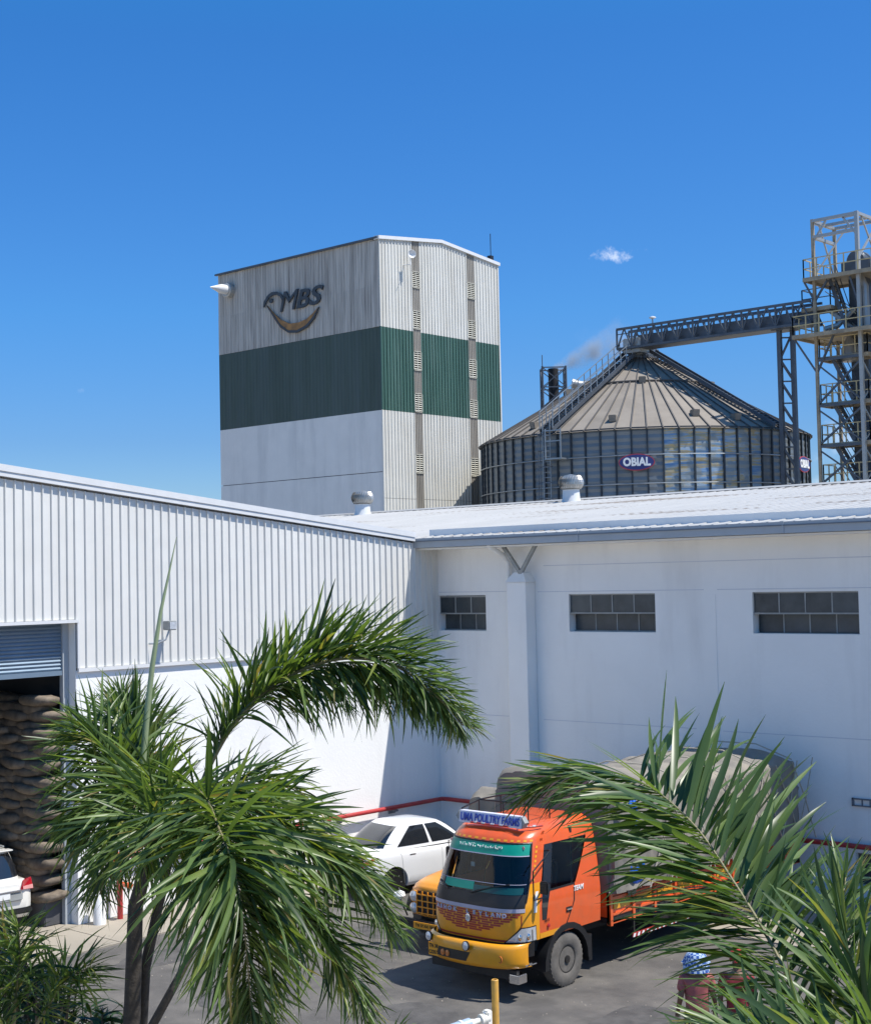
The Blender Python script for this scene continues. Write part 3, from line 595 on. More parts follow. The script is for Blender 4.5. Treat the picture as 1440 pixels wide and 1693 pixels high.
MB().box(TX1-.7, TX1-.05, TY0-.06, TY0-.034, ZG, ZT-.2).build('corner_sheet_stripe', M['tw_asb'], tw)
# emblem letters and smile
fy = TY0-.10
def lpt(u, v): p = hit(u, v, 1, fy); return p
eml = [('M', 475, 499, 1.85, 1.75), ('B', 499, 495, 1.65, 1.25), ('S', 519, 490, 1.65, 1.35)]
for s_, u, v, h, wd in eml:
    text(s_, h, M['logo'], tw, lpt(u, v)+Vector((0, 0, 0)), (1, 0, 0), (0, 0, 1), ext=.05, bold=(.0 if s_ == 'M' else .03), shear=.28, width=wd)
sm = MB()
def arc(pts_top, pts_bot, th, m, name):
    n = len(pts_top); b = MB(); vs = []
    for yo in (0, th):
        for (a, c) in zip(pts_top, pts_bot): p = lpt(*a); q = lpt(*c); vs += [(p.x, fy-yo, p.z), (q.x, fy-yo, q.z)]
    fs = []; o = 2*n
    for i in range(n-1):
        fs += [(2*i, 2*i+2, 2*i+3, 2*i+1), (o+2*i, o+2*i+1, o+2*i+3, o+2*i+2), (2*i, o+2*i, o+2*i+2, 2*i+2), (2*i+1, 2*i+3, o+2*i+3, o+2*i+1)]
    b.add(vs, fs); return b.build(name, m, tw)
st = [(444, 506), (453, 517), (465, 528), (480, 535), (495, 533), (508, 527), (518, 518), (528, 507)]
sb = [(444, 506), (454, 526), (465, 542), (478, 550), (492, 550), (508, 541), (519, 527), (528, 507)]
arc(st, sb, .08, M['logo_o'], 'emblem_smile')
arc([(443, 505), (454, 520), (466, 537), (478, 546), (492, 546), (508, 537), (520, 522), (528, 507)], [(443, 507), (453, 523), (465, 541), (478, 550), (492, 550), (509, 541), (521, 526), (529, 507)], .10, M['logo'], 'emblem_smile_outline')
arc([(436, 508), (438, 498), (443, 489), (450, 483), (458, 482), (466, 486), (470, 493)], [(438, 508), (441, 500), (446, 492), (452, 488), (458, 487), (464, 490), (468, 497)], .08, M['logo'], 'emblem_fin')
MB().lathe([(.16, -.08), (.16, 0)], lpt(449, 497), 'Y', 12).build('emblem_eye', M['logo'], tw)
# air inlet cone on the side wall
ic = thing('intake_duct', 'pale conical duct sticking out of the tower side near its top corner', 'duct', (-75.5, TY0, 26.6))
MB().lathe([(.48, 0), (.48, -.35), (.42, -.4)], (-75.5, TY0-.03, 26.65), 'Y').build('collar', M['steel_l'], ic, True)
MB().lathe([(.32, -.4), (.32, -.8), (.28, -.95), (.02, -1.75)], (-75.5, TY0-.03, 26.68), 'Y').build('cone', M['trim'], ic, True)
# dish and mast
sd = thing('satellite_dish', 'small white dish antenna on a bent arm near the top of the tower gable', 'dish', (-61.5, 66.7, 27.0))
MB().tube([(-61.6, 66.6, 26.5), (-61.0, 66.6, 26.45), (-61.0, 66.6, 26.9)], .03, 8).build('arm', M['trim'], sd, True)
dd = MB().lathe([(.03, -.08), (.13, -.05), (.22, .01), (.27, .07), (.26, .08), (.13, -.03), (.02, -.06)], (0, 0, 0), 'X', 20)
R1 = Matrix.Rotation(R(-25), 3, 'Z')
d2 = MB(); d2.add([R1 @ Vector(v)+Vector((-60.95, 66.66, 27.1)) for v in dd.v], dd.f); d2.build('reflector', M['trim'], sd, True)
MB().tube([(-61.0, 66.6, 26.7), (-60.5, 66.3, 26.9)], .015, 6).build('feed_arm', M['trim'], sd)
ms = thing('antenna_mast', 'thin dark antenna rod with a small box on the far roof corner of the tower', 'antenna', (-61.7, 75.3, 28.1))
MB().tube([(-61.7, 75.3, 28.1), (-61.7, 75.3, 29.9)], .026, 6).build('rod', M['black'], ms); MB().box(-61.85, -61.55, 75.1, 75.4, 28.1, 28.4).build('box', M['black'], ms)

# ------------------------------------------------------------------ grain silo
SC = Vector((-51.2, 77.0, 0)); SR = 10.0; EH = 15.15; AH = 20.45; NS = 72
silo = thing('grain_silo', 'round corrugated steel grain silo with a dusty conical roof and an oval name sign', 'silo', SC)
vdir = math.atan2(-SC.y, -SC.x)   # towards the camera
def sp(a, r, z): return Vector((SC.x+r*math.cos(a), SC.y+r*math.sin(a), z))
rows = [(15.15, 13.62), (13.62, 12.02), (12.02, 10.45)]
da = 2*math.pi/NS
def silo_u(a):
    v = sp(a, SR, 13)-CAM; return 720+F*v.dot(RT)/v.dot(FW)
for k in range(NS):
    a = k*da; rel = (a+da/2-vdir+math.pi) % (2*math.pi)-math.pi
    if abs(rel) > 1.75: continue
    uu = silo_u(a+da/2)
    film = 1100 < uu < 1250 and abs(rel) < 1.2  # panels that get the reflection painted into their colour
    for (zt, zb) in rows:
        n = 8; mbp = MB(); vs = []
        for i in range(n+1):
            z = zb+.005+(zt-zb-.01)*i/n; r = SR+(.02 if i % 2 else -.005)
            for j in (0, .5, 1): vs.append(sp(a+da*(.03+.94*j), r*1.0, z))
        fs = [(3*i+j, 3*i+j+1, 3*i+j+4, 3*i+j+3) for i in range(n) for j in range(2)]
        mbp.add(vs, fs).build('wall_sheet', M['film'] if film else M['silo_wall'], silo)  # 'film' sheets carry the painted reflection
    for (a_, w_) in ((a, .045),):
        p0 = sp(a_, SR+.05, 8); p1 = sp(a_, SR+.05, 15.1); t_ = Vector((-math.sin(a_), math.cos(a_), 0)); nr = Vector((math.cos(a_), math.sin(a_), 0))
        MB().hexa([p0-t_*w_-nr*.05, p0+t_*w_-nr*.05, p0+t_*w_+nr*.06, p0-t_*w_+nr*.06], [p1-t_*w_-nr*.05, p1+t_*w_-nr*.05, p1+t_*w_+nr*.06, p1-t_*w_+nr*.06]).build('stiffener', M['silo_stiff'], silo)
MB().lathe([(SR-.12, 0), (SR-.12, EH-.05)], SC, n=72).build('inner_shell', M['silo_wall'], silo)
MB().lathe([(SR-.03, 0), (SR-.03, 10.44)], SC, n=72).build('lower_shell', M['silo_wall'], silo)
for z in (13.62, 12.02):
    b = MB(); b.tube([sp(t*2*math.pi/72, SR+.14, z) for t in range(73)], .035, 6, False).build('wind_ring', M['silo_ring'], silo)
MB().lathe([(SR+.16, EH-.08), (SR+.16, EH+.03), (SR-.1, EH+.05), (SR-.1, EH-.1)], SC, n=72).build('eave_ring', M['silo_stiff'], silo)
def rz_(r): return EH+.04+(AH-EH)*(SR-r)/(SR-.7)
def rp(a, r, h=0): return sp(a, r, rz_(r)+h)
RM = 4.3
for k in range(NS):
    a = k*da
    MB().add([rp(a, SR+.22), rp(a+da, SR+.22), rp(a+da, RM), rp(a, RM)], [(0, 1, 2, 3)]).build('roof_sheet', M['silo_roof'], silo)
    if k % 2 == 0: MB().add([rp(a, RM+.06, .04), rp(a+2*da, RM+.06, .04), rp(a+2*da, .9, .04), rp(a, .9, .04)], [(0, 1, 2, 3)]).build('roof_sheet', M['silo_roof'], silo)
    MB().bar(rp(a, SR+.25, .03), rp(a, RM, .03), .07, .10).build('roof_seam', M['silo_seam'], silo)
    if k % 2 == 0: MB().bar(rp(a, RM+.05, .07), rp(a, .9, .07), .05, .08).build('roof_seam', M['silo_seam'], silo)
MB().tube([rp(t*2*math.pi/72, RM, .1) for t in range(73)], .05, 6, False).build('roof_ring', M['silo_seam'], silo)
MB().lathe([(1.0, rz_(1.0)-.05), (1.0, rz_(1.0)+.25), (.8, rz_(1.0)+.3), (.75, rz_(1)+.75), (.3, rz_(1)+.8)], SC, n=20).build('peak_collar', M['steel'], silo, True)
# roof vents
for (u, v) in ((1062, 630), (1015, 694), (1150, 688), (1215, 690), (885, 706), (1172, 640), (940, 650)):
    best = None
    for i in range(200):
        for j in range(20):
            a = vdir-1.5+3*i/200; r = 1.5+8*j/20; p = rp(a, r); w = p-CAM; zz = w.dot(FW); du = 720+F*w.dot(RT)/zz-u; dv = 846.5-F*w.dot(UP)/zz-v; e = du*du+dv*dv
            if best is None or e < best[0]: best = (e, a, r)
    a, r = best[1:]; p = rp(a, r); nr = Vector((math.cos(a), math.sin(a), 0)); t_ = Vector((-math.sin(a), math.cos(a), 0))
    q = p+Vector((0, 0, .30)); MB().hexa([p-t_*.2-nr*.25, p+t_*.2-nr*.25, p+t_*.2+nr*.22-Vector((0, 0, .1)), p-t_*.2+nr*.22-Vector((0, 0, .1))], [q-t_*.22-nr*.2, q+t_*.22-nr*.2, q+t_*.22+nr*.32, q-t_*.22+nr*.32]).build('roof_vent', M['silo_roof'], silo, bevel=.03)
# roof stair
def roof_walk(a, name_, rail, m, steps=40, w=.45):
    t_ = Vector((-math.sin(a), math.cos(a), 0)); b = MB()
    st_ = thing(name_, None, None, SC); st_.parent = silo; st_.location = (0, 0, 0); st_.pop('label', None); st_.pop('category', None)
    for s_ in (-1, 1):
        MB().bar(rp(a, SR+.3, .28)+t_*w*s_, rp(a, 1.0, .5)+t_*w*s_, .06, .22).build('stringer', M['steel'], st_)
        if rail:
            n = 14; top = [rp(a, SR+.3-(SR-.7)*i/n, 1.35)+t_*w*s_ for i in range(n+1)]; mid = [p-Vector((0, 0, .45)) for p in top]
            MB().tube(top, .03, 5).tube(mid, .022, 5).build('handrail', M['silo_ring'], st_)
            pb = MB()
            for i in range(n+1): pb.bar(top[i], top[i]-Vector((0, 0, 1.05)), .045)
            tag(pb.build('rail_posts', M['silo_ring'], st_), kind='stuff')
    for i in range(steps):
        r = SR+.2-(SR-.9)*i/steps; p = rp(a, r, .33)
        MB().bar(p-t_*w, p+t_*w, .17, .035, (0, 0, 1)).build('tread', M['steel'], st_)
def ang_for(u, v):
    best = None
    for i in range(600):
        a = vdir-math.pi/1.3+2*math.pi/1.3*i/600; p = rp(a, SR+.2); w = p-CAM; zz = w.dot(FW); du = 720+F*w.dot(RT)/zz-u; e = du*du
        if w.dot(FW) < (SC-CAM).dot(FW)+1 and (best is None or e < best[0]): best = (e, a)
    return best[1]
A1 = ang_for(905, 715); roof_walk(A1, 'roof_stair', True, M['steel'])
A2 = ang_for(1285, 705); roof_walk(A2, 'roof_walkway', False, M['steel'], 34, .3)
# vertical caged ladder
t_ = Vector((-math.sin(A1), math.cos(A1), 0)); nr = Vector((math.cos(A1), math.sin(A1), 0)); lb = MB()
for s_ in (-.25, .25): lb.bar(sp(A1, SR+.3, 8)+t_*s_, sp(A1, SR+.3, 16.2)+t_*s_, .05)
lb.build('ladder_rails', M['silo_ring'], silo)
for k in range(22): z = 9+k*.3; MB().bar(sp(A1, SR+.3, z)-t_*.25, sp(A1, SR+.3, z)+t_*.25, .03).build('ladder_rung', M['silo_ring'], silo)
cg = MB()
for z in (10.5, 11.4, 12.3, 13.2, 14.1, 15.0): cg.tube([sp(A1, SR+.3, z)+t_*.38*math.cos(q)+nr*.65*math.sin(q) for q in [math.pi*i/8 for i in range(9)]], .02, 4)
for q in (.3, .5, .7): cg.bar(sp(A1, SR+.3, 10.4)+t_*.38*math.cos(q*math.pi)+nr*.65*math.sin(q*math.pi), sp(A1, SR+.3, 15.1)+t_*.38*math.cos(q*math.pi)+nr*.65*math.sin(q*math.pi), .03)
cg.build('ladder_cage', M['steel'], silo)
A3 = A1+.075; pl = MB(); t3 = Vector((-math.sin(A3), math.cos(A3), 0)); n3 = Vector((math.cos(A3), math.sin(A3), 0)); c3 = sp(A3, SR+.5, 13.6)
pl.bar(c3-t3*.55, c3+t3*.55, .8, .08)
for s_ in (-.5, .5): pl.bar(c3+t3*s_+n3*.35, c3+t3*s_+n3*.35+Vector((0, 0, 1.7)), .06)
pl.bar(c3-t3*.5+n3*.35+Vector((0, 0, 1.0)), c3+t3*.5+n3*.35+Vector((0, 0, 1.0)), .06).bar(c3-t3*.5+n3*.35+Vector((0, 0, 1.6)), c3+t3*.5+n3*.35+Vector((0, 0, 1.6)), .06); pl.build('landing', M['silo_ring'], silo)
# oval sign boards
def oval(a, zc, w, h, txt, label):
    sg = thing('name_sign', label, 'sign', sp(a, SR+.25, zc)); nr = Vector((math.cos(a), math.sin(a), 0)); t = Vector((-math.sin(a), math.cos(a), 0)); c = sp(a, SR+.25, zc)
    def disc(k, d0, d1, m, nm):
        b = MB(); n = 32; vs = []
        for d in (d0, d1):
            for i in range(n): q = 2*math.pi*i/n; vs.append(c+nr*d+t*math.cos(q)*w*k/2+Vector((0, 0, math.sin(q)*h*(k if k == 1 else k-.06)/2)))
        b.add(vs, [tuple(range(n))[::-1], tuple(range(n, 2*n))]+[(i, (i+1) % n, n+(i+1) % n, n+i) for i in range(n)]).build(nm, m, sg)
    disc(1, 0, .04, M['sign_red'], 'border'); disc(.95, .042, .055, M['sign_blue'], 'panel')
    text(txt, .62, M['sign_white'], sg, c+nr*.075, t, (0, 0, 1), ext=.008, bold=.028, width=w*.76)
def ang_u(u):
    best = min(((abs(silo_u(vdir-1.4+2.8*i/1400)-u), vdir-1.4+2.8*i/1400) for i in range(1400) if (sp(vdir-1.4+2.8*i/1400, SR, 13)-CAM).dot(FW) < 94), key=lambda q: q[0]); return best[1]
AS = ang_u(1053); oval(AS, 13.2, 2.0, .95, 'OBIAL', 'oval blue sign with red rim and white lettering on the front of the silo')
AS2 = ang_u(1322); oval(AS2, 13.2, 2.0, .95, 'OBIAL', 'second oval sign seen edge-on at the far right of the silo')

# head equipment on the silo apex
apx = thing('silo_head', 'dark steel inlet frame and gate standing on the silo peak under the conveyor', 'machinery', (SC.x, SC.y, AH))
b = MB()
for sx in (-.8, .8):
    for sy in (-.8, .8): b.bar((SC.x+sx, SC.y+sy, AH-.3), (SC.x+sx*.8, SC.y+sy*.8, AH+.95), .12)
b.bar((SC.x-.8, SC.y-.8, AH+.5), (SC.x+.8, SC.y-.8, AH+.5), .1).bar((SC.x+.8, SC.y-.8, AH+.5), (SC.x+.8, SC.y+.8, AH+.5), .1).bar((SC.x-.8, SC.y-.8, AH+.1), (SC.x+.8, SC.y-.8, AH+.1), .1).bar((SC.x+.8, SC.y-.8, AH+.1), (SC.x+.8, SC.y+.8, AH+.1), .1)
b.build('support_frame', M['steel'], apx)
MB().lathe([(.35, 0), (.3, .5), (.55, .8), (.55, 1.1)], (SC.x, SC.y, AH-.1), n=14).build('inlet_hopper', M['silo_stiff'], apx, True)
MB().tube([(SC.x+.9, SC.y+.1, AH-.1), (SC.x+.9, SC.y+.1, AH+2.4)], .045, 6).build('lamp_pole', M['silo_ring'], apx); MB().lathe([(.05, 0), (.22, .06), (.2, .12), (.02, .18)], (SC.x+.9, SC.y+.1, AH+2.4), n=12).build('lamp_head', M['trim'], apx, True)
MB().box(SC.x+.3, SC.x+.75, SC.y-1.1, SC.y-.85, AH+.1, AH+.5).build('gate_motor', M['steel_l'], apx, bevel=.04)

# ------------------------------------------------------------------ conveyor gallery
CA = at(1030, 563, 91.5); CB = at(1350, 517, 82.2)
cv = thing('conveyor_gallery', 'enclosed dark steel conveyor gallery bridging from the silo peak to the elevator tower', 'conveyor', CA)
cdv = (CB-CA); clen = cdv.length; cdv.normalize(); cn = cdv.cross(Vector((0, 0, 1))).normalized(); cz = Vector((0, 0, 1))
hh = .62
def cp(s, n_, z): return CA+cdv*s+cn*n_+cz*z
MB().hexa([cp(1.4, -.35, -.52), cp(1.4, .35, -.52), cp(1.4, .35, .12), cp(1.4, -.35, .12)], [cp(clen, -.35, -.52), cp(clen, .35, -.52), cp(clen, .35, .12), cp(clen, -.35, .12)]).build('conveyor_casing', M['steel'], cv)
for sd_ in (-.62, .62):
    for z in (-.6, .62): MB().bar(cp(0, sd_, z), cp(clen, sd_, z), .14, .14).build('chord', M['steel'], cv)
    MB().bar(cp(0, sd_, .3), cp(clen, sd_, .3), .05, .05).build('mid_rail', M['steel'], cv)
    n = 12; st_ = clen/n
    for i in range(n):
        MB().bar(cp(i*st_, sd_, -.6), cp(i*st_, sd_, .62), .09).build('upright', M['steel'], cv)
        MB().bar(cp(i*st_, sd_, -.6), cp((i+.5)*st_, sd_, .62), .07).build('diagonal', M['steel'], cv)
        MB().bar(cp((i+.5)*st_, sd_, .62), cp((i+1)*st_, sd_, -.6), .07).build('diagonal', M['steel'], cv)
MB().hexa([cp(0, -.6, -.68), cp(0, .6, -.68), cp(0, .6, -.62), cp(0, -.6, -.62)], [cp(clen, -.6, -.68), cp(clen, .6, -.68), cp(clen, .6, -.62), cp(clen, -.6, -.62)]).build('floor_plate', M['steel'], cv)
MB().box(*[c for c in (CA.x+.3, CA.x+1.6, CA.y-.5, CA.y+.5, CA.z-.9, CA.z+.0)]).build('discharge_box', M['steel_l'], cv, bevel=.05)
# lattice leg
LG = at(1299, 545, 83.8)
lg = thing('trestle_leg', 'dark lattice steel trestle leg carrying the conveyor in front of the silo', 'trestle', (LG.x, LG.y, 0))
lx = RT.copy(); lx.z = 0; lx.normalize()
LGz = LG.z-.05
for s_ in (-.38, .38): MB().bar(Vector((LG.x, LG.y, 0))+lx*s_, Vector((LG.x, LG.y, LGz))+lx*s_, .24, .24).build('post', M['steel'], lg)
z = LGz-.4; i = 0
while z > 8:
    a = Vector((LG.x, LG.y, z)); q = Vector((LG.x, LG.y, z-1.25))
    MB().bar(a-lx*.38, a+lx*.38, .08).build('rung', M['steel'], lg)
    if i == 0: MB().bar(a+lx*.38+Vector((0, 0, .3)), q-lx*.38, .12).build('brace', M['steel'], lg)
    else: MB().bar(a-lx*.38, q+lx*.38, .13).build('brace', M['steel'], lg)
    z -= 1.25; i += 1
MB().box(LG.x-.6, LG.x+.6, LG.y-.6, LG.y+.6, LGz, LGz+.12).build('head_plate', M['steel'], lg)

# ------------------------------------------------------------------ elevator tower
TA = Vector((-35.45, 74.7, 0)); S = 2.62; TH = 26.5
et = thing('elevator_tower', 'open steel bucket-elevator tower with stairs and yellowish railings at the right edge', 'tower', TA)
PX = [TA+Vector((0, 0, 0)), TA+Vector((-S, 0, 0)), TA+Vector((-S, S, 0)), TA+Vector((0, S, 0)), TA+Vector((3.2, 3.4, 0)), TA+Vector((3.2, .2, 0))]
for i, p in enumerate(PX[:4]): MB().bar(p, p+Vector((0, 0, TH)), .2 if i == 0 else .16).build('column', M['steel_l'] if i == 0 else M['steel_tan'], et)
for p in PX[4:]: MB().bar(p, p+Vector((0, 0, 20)), .2).build('column', M['steel_tan'], et)
levels = [11.7, 13.9, 16.1, 18.7, 20.1, 23.2]
for z in (TH-.1, TH-1.0):
    for i in range(4):
        if z == TH-1.0 and i not in (0, 1): continue
        MB().bar(PX[i]+Vector((0, 0, z)), PX[(i+1) % 4]+Vector((0, 0, z)), .18, .16).build('top_beam', M['steel_l'], et)
MB().bar(PX[1]+Vector((0, 1.5, TH-.1)), PX[0]+Vector((0, 1.5, TH-.1)), .16).build('top_beam', M['steel_l'], et)
for i, z in ((0, 26.2), (1, 26.2)):
    a = PX[i]; b2 = PX[(i+1) % 4]
    MB().bar(a+Vector((0, 0, TH-.2)), a+(b2-a)*.3+Vector((0, 0, TH-.2))+Vector((0, 0, 0)), .1).build('knee', M['steel_l'], et)
MB().bar(PX[1]+Vector((0, 0, TH-1.3)), PX[1]+Vector((.8, 0, TH-.2)), .1).bar(PX[0]+Vector((0, 0, TH-1.3)), PX[0]+Vector((-.8, 0, TH-.2)), .1).build('knee_brace', M['steel_l'], et)
MB().bar(PX[1]+Vector((0, 0, 23.3)), PX[0]+Vector((-1.2, 1.5, TH-.3)), .09).bar(PX[2]+Vector((0, 0, 23.3)), PX[1]+Vector((0, .8, TH-.2)), .08).bar(PX[0]+Vector((0, 0, 23.9)), PX[3]+Vector((0, 0, TH-.2)), .1).bar(PX[3]+Vector((0, 0, 23.9)), PX[0]+Vector((0, .6, TH-.2)), .08).build('top_brace', M['steel_l'], et)
def railing(pts, m, parent, h=1.05, closed=False):
    b = MB(); n = len(pts); pr = MB()
    for i in range(n-1 if not closed else n):
        p, q = pts[i], pts[(i+1) % n]
        for hz in (h, h*.5): b.bar(p+Vector((0, 0, hz)), q+Vector((0, 0, hz)), .05)
        k = max(1, round((q-p).length/.8))
        for j in range(k+1): pr.bar(p+(q-p)*j/k, p+(q-p)*j/k+Vector((0, 0, h)), .055)
    b.build('handrail', m, parent); tag(pr.build('rail_posts', m, parent), kind='stuff')
def deck(x0, x1, y0, y1, z, m=None):
    dk = thing('platform', None, None, TA+Vector(((x0+x1)/2, (y0+y1)/2, z))); dk.parent = et; dk.location = Vector(((x0+x1)/2, (y0+y1)/2, z)); dk.pop('label', None); dk.pop('category', None); ORG[dk.name] = TA+Vector(((x0+x1)/2, (y0+y1)/2, z))
    b = MB(); 
    MB().box(TA.x+x0+.1, TA.x+x1-.1, TA.y+y0+.1, TA.y+y1-.1, z-.05, z).build('deck_plate', M['steel_tan'], dk)
    b.box(TA.x+x0, TA.x+x1, TA.y+y0, TA.y+y0+.1, z-.2, z+.02).box(TA.x+x0, TA.x+x1, TA.y+y1-.1, TA.y+y1, z-.2, z+.02).box(TA.x+x0, TA.x+x0+.1, TA.y+y0+.1, TA.y+y1-.1, z-.2, z+.02).box(TA.x+x1-.1, TA.x+x1, TA.y+y0+.1, TA.y+y1-.1, z-.2, z+.02)
    b.build('edge_beam', M['steel_tan'], dk)
    c = [TA+Vector(q) for q in ((x0+.05, y1-.05, z), (x0+.05, y0+.05, z), (x1-.05, y0+.05, z), (x1-.05, y1-.05, z))]
    railing(c, m or M['rail_y'], dk); return dk
deck(-S-.5, 3.4, -.4, S+.3, 23.2)
deck(-S-1.0, 3.6, -.9, S+.3, 20.0)
for z in (11.75, 13.95, 16.2, 18.75): deck(-S+.05, .35, .1, 1.5, z)
deck(-S-.9, -S+.9, .1, 1.4, 21.6, M['steel'])
for z in (12.8, 15.0, 17.4, 19.2): deck(.5, 3.3, .6, 2.3, z)
deck(.4, 3.4, .6, 2.6, 21.9, M['steel_l'])
# braces in the left face
lv2 = [9.5, 11.6, 13.8, 16.05, 18.6, 19.85]
for i in range(len(lv2)-1):
    a, b2 = lv2[i], lv2[i+1]
    MB().bar(PX[1]+Vector((0, 0, a)), PX[0]+Vector((0, 0, a)), .14).build('beam', M['steel'], et)
    if b2-a > 1.6:
        MB().bar(PX[1]+Vector((0, 0, a+.1)), PX[0]+Vector((0, 0, b2-.2)), .10).bar(PX[1]+Vector((0, 0, b2-.2)), PX[0]+Vector((0, 0, a+.1)), .08).build('cross_brace', M['steel'], et)
        MB().bar(PX[0]+Vector((0, 0, a+.1)), PX[3]+Vector((0, 0, b2-.2)), .08).bar(PX[0]+Vector((0, 0, b2-.2)), PX[3]+Vector((0, 0, a+.1)), .08).build('cross_brace', M['steel_l'], et)
MB().bar(PX[1]+Vector((0, 0, 17.9)), PX[1]+Vector((-1.0, -.6, 19.85)), .1).bar(PX[1]+Vector((0, 0, 17.9)), PX[1]+Vector((1.2, -.3, 19.85)), .1).bar(PX[1]+Vector((0, 0, 21.9)), PX[1]+Vector((-.45, -.3, 23.0)), .1).bar(PX[1]+Vector((0, 0, 21.9)), PX[1]+Vector((.8, 0, 23.0)), .1).bar(PX[0]+Vector((0, 0, 21.3)), PX[0]+Vector((-.5, 0, 23.0)), .1).build('bracket_brace', M['steel'], et)
# stairs
def stair(p, q, w, m, n=10):
    p = TA+Vector(p); q = TA+Vector(q); s_ = thing('stair', None, None, p); s_.parent = et; s_.location = p-TA; s_.pop('label', None); s_.pop('category', None); ORG[s_.name] = p
    d = q-p; side = Vector((-d.y, d.x, 0)).normalized()*w/2
    for k in (-1, 1): MB().bar(p+side*k, q+side*k, .05, .2).build('stringer', m, s_)
    for i in range(n): c = p+d*(i+.5)/n; MB().bar(c-side, c+side, .2, .04).build('tread', m, s_)
    for k in (-1, 1):
        MB().bar(p+side*k+Vector((0, 0, .95)), q+side*k+Vector((0, 0, .95)), .04).build('handrail', M['steel'] if m is M['steel'] else M['rail_y'], s_)
lv3 = [9.6, 11.75, 13.95, 16.2, 18.75]
for i in range(4): stair((-S+.7, .75, lv3[i+1]), (-.75, .75, lv3[i]+.1), .7, M['steel'])
stair((-S+.7, .8, 23.1), (-1.0, .8, 20.2), .7, M['steel']); stair((-S+.2, 1.2, 21.6), (-S+2.0, 1.2, 20.1), .7, M['steel_l'], 8)
for a, b2 in ((12.8, 10.8), (15.0, 12.8), (17.4, 15.0), (19.8, 17.4)): stair((3.0, 1.2, a) if False else (2.9, 1.3, a+.0), (.8, 1.3, b2+.0), .7, M['steel_l'])
# elevator legs and head
for dx, dy, w, m_ in ((-1.15, 1.9, .42, 'steel'), (-.55, 1.9, .42, 'steel'), (-.85, 2.6, .5, 'steel')):
    MB().box(TA.x+dx-w/2, TA.x+dx+w/2, TA.y+dy-.3, TA.y+dy+.3, 0, 24.0).build('elevator_leg', M[m_], et)
hd = MB().lathe([(.5, -.45), (.58, -.35), (.58, .35), (.5, .45)], (TA.x-.75, TA.y+1.7, 24.1), 'Y', 20); hd.build('elevator_head', M['steel'], et, True)
MB().box(TA.x-1.6, TA.x+.1, TA.y+1.2, TA.y+2.2, 23.25, 24.1).build('head_housing', M['steel'], et, bevel=.05)
MB().lathe([(.2, 0), (.2, .8)], (TA.x+.3, TA.y+1.5, 23.8), 'X', 14).build('drive_motor', M['steel'], et, True)
MB().tube([TA+Vector((-.2, .6, 23.1)), TA+Vector((.2, .4, 22.4)), TA+Vector((.2, .4, 20.2))], .18, 8).build('spout_pipe', M['steel_l'], et, True)
MB().tube([TA+Vector((-.9, 1.2, 21.4)), TA+Vector((-1.6, .6, 20.5)), TA+Vector((-2.2, .2, 20.3))], .16, 8).build('spout_pipe', M['steel_l'], et, True)
MB().lathe([(.5, -.9), (.5, -.2), (.15, .5)], TA+Vector((-1.2, 1.2, 19.4)), n=12).build('surge_hopper', M['steel_l'], et, True)

# ------------------------------------------------------------------ chimney behind the silo, smoke
CH = at(916, 672, 120); ch = thing('chimney', 'black smoking chimney inside a square lattice mast behind the silo', 'chimney', (CH.x, CH.y, 0))
ct = at(916, 609, 120).z
MB().lathe([(.42, 0), (.42, ct), (.36, ct), (.36, ct-.8)], (CH.x, CH.y, 0), n=16).build('flue', M['smoke_stack'], ch, True)
cs = .95; fr = MB(); cor = [Vector((CH.x+a*cs, CH.y+b*cs, 0)) for a, b in ((-1, -1), (1, -1), (1, 1), (-1, 1))]
rot = Matrix.Rotation(YAW, 3, 'Z'); cc = Vector((CH.x, CH.y, 0)); cor = [cc+rot @ (c-cc) for c in cor]
for i, c in enumerate(cor): MB().bar(c, c+Vector((0, 0, ct+.1)), .12).build('mast_post', M['steel'], ch)
for i in range(4):
    a, b2 = cor[i], cor[(i+1) % 4]; z = ct+.0
    while z > 14: MB().bar(a+Vector((0, 0, z)), b2+Vector((0, 0, z)), .09).bar(a+Vector((0, 0, z)), b2+Vector((0, 0, z-1.6)), .07).bar(b2+Vector((0, 0, z)), a+Vector((0, 0, z-1.6)), .07).build('mast_brace', M['steel'], ch); z -= 1.6
MB().bar(cor[0]+Vector((0, 0, ct)), cor[0]+Vector((0, 0, ct+1.0)), .05).build('lightning_rod', M['steel'], ch)
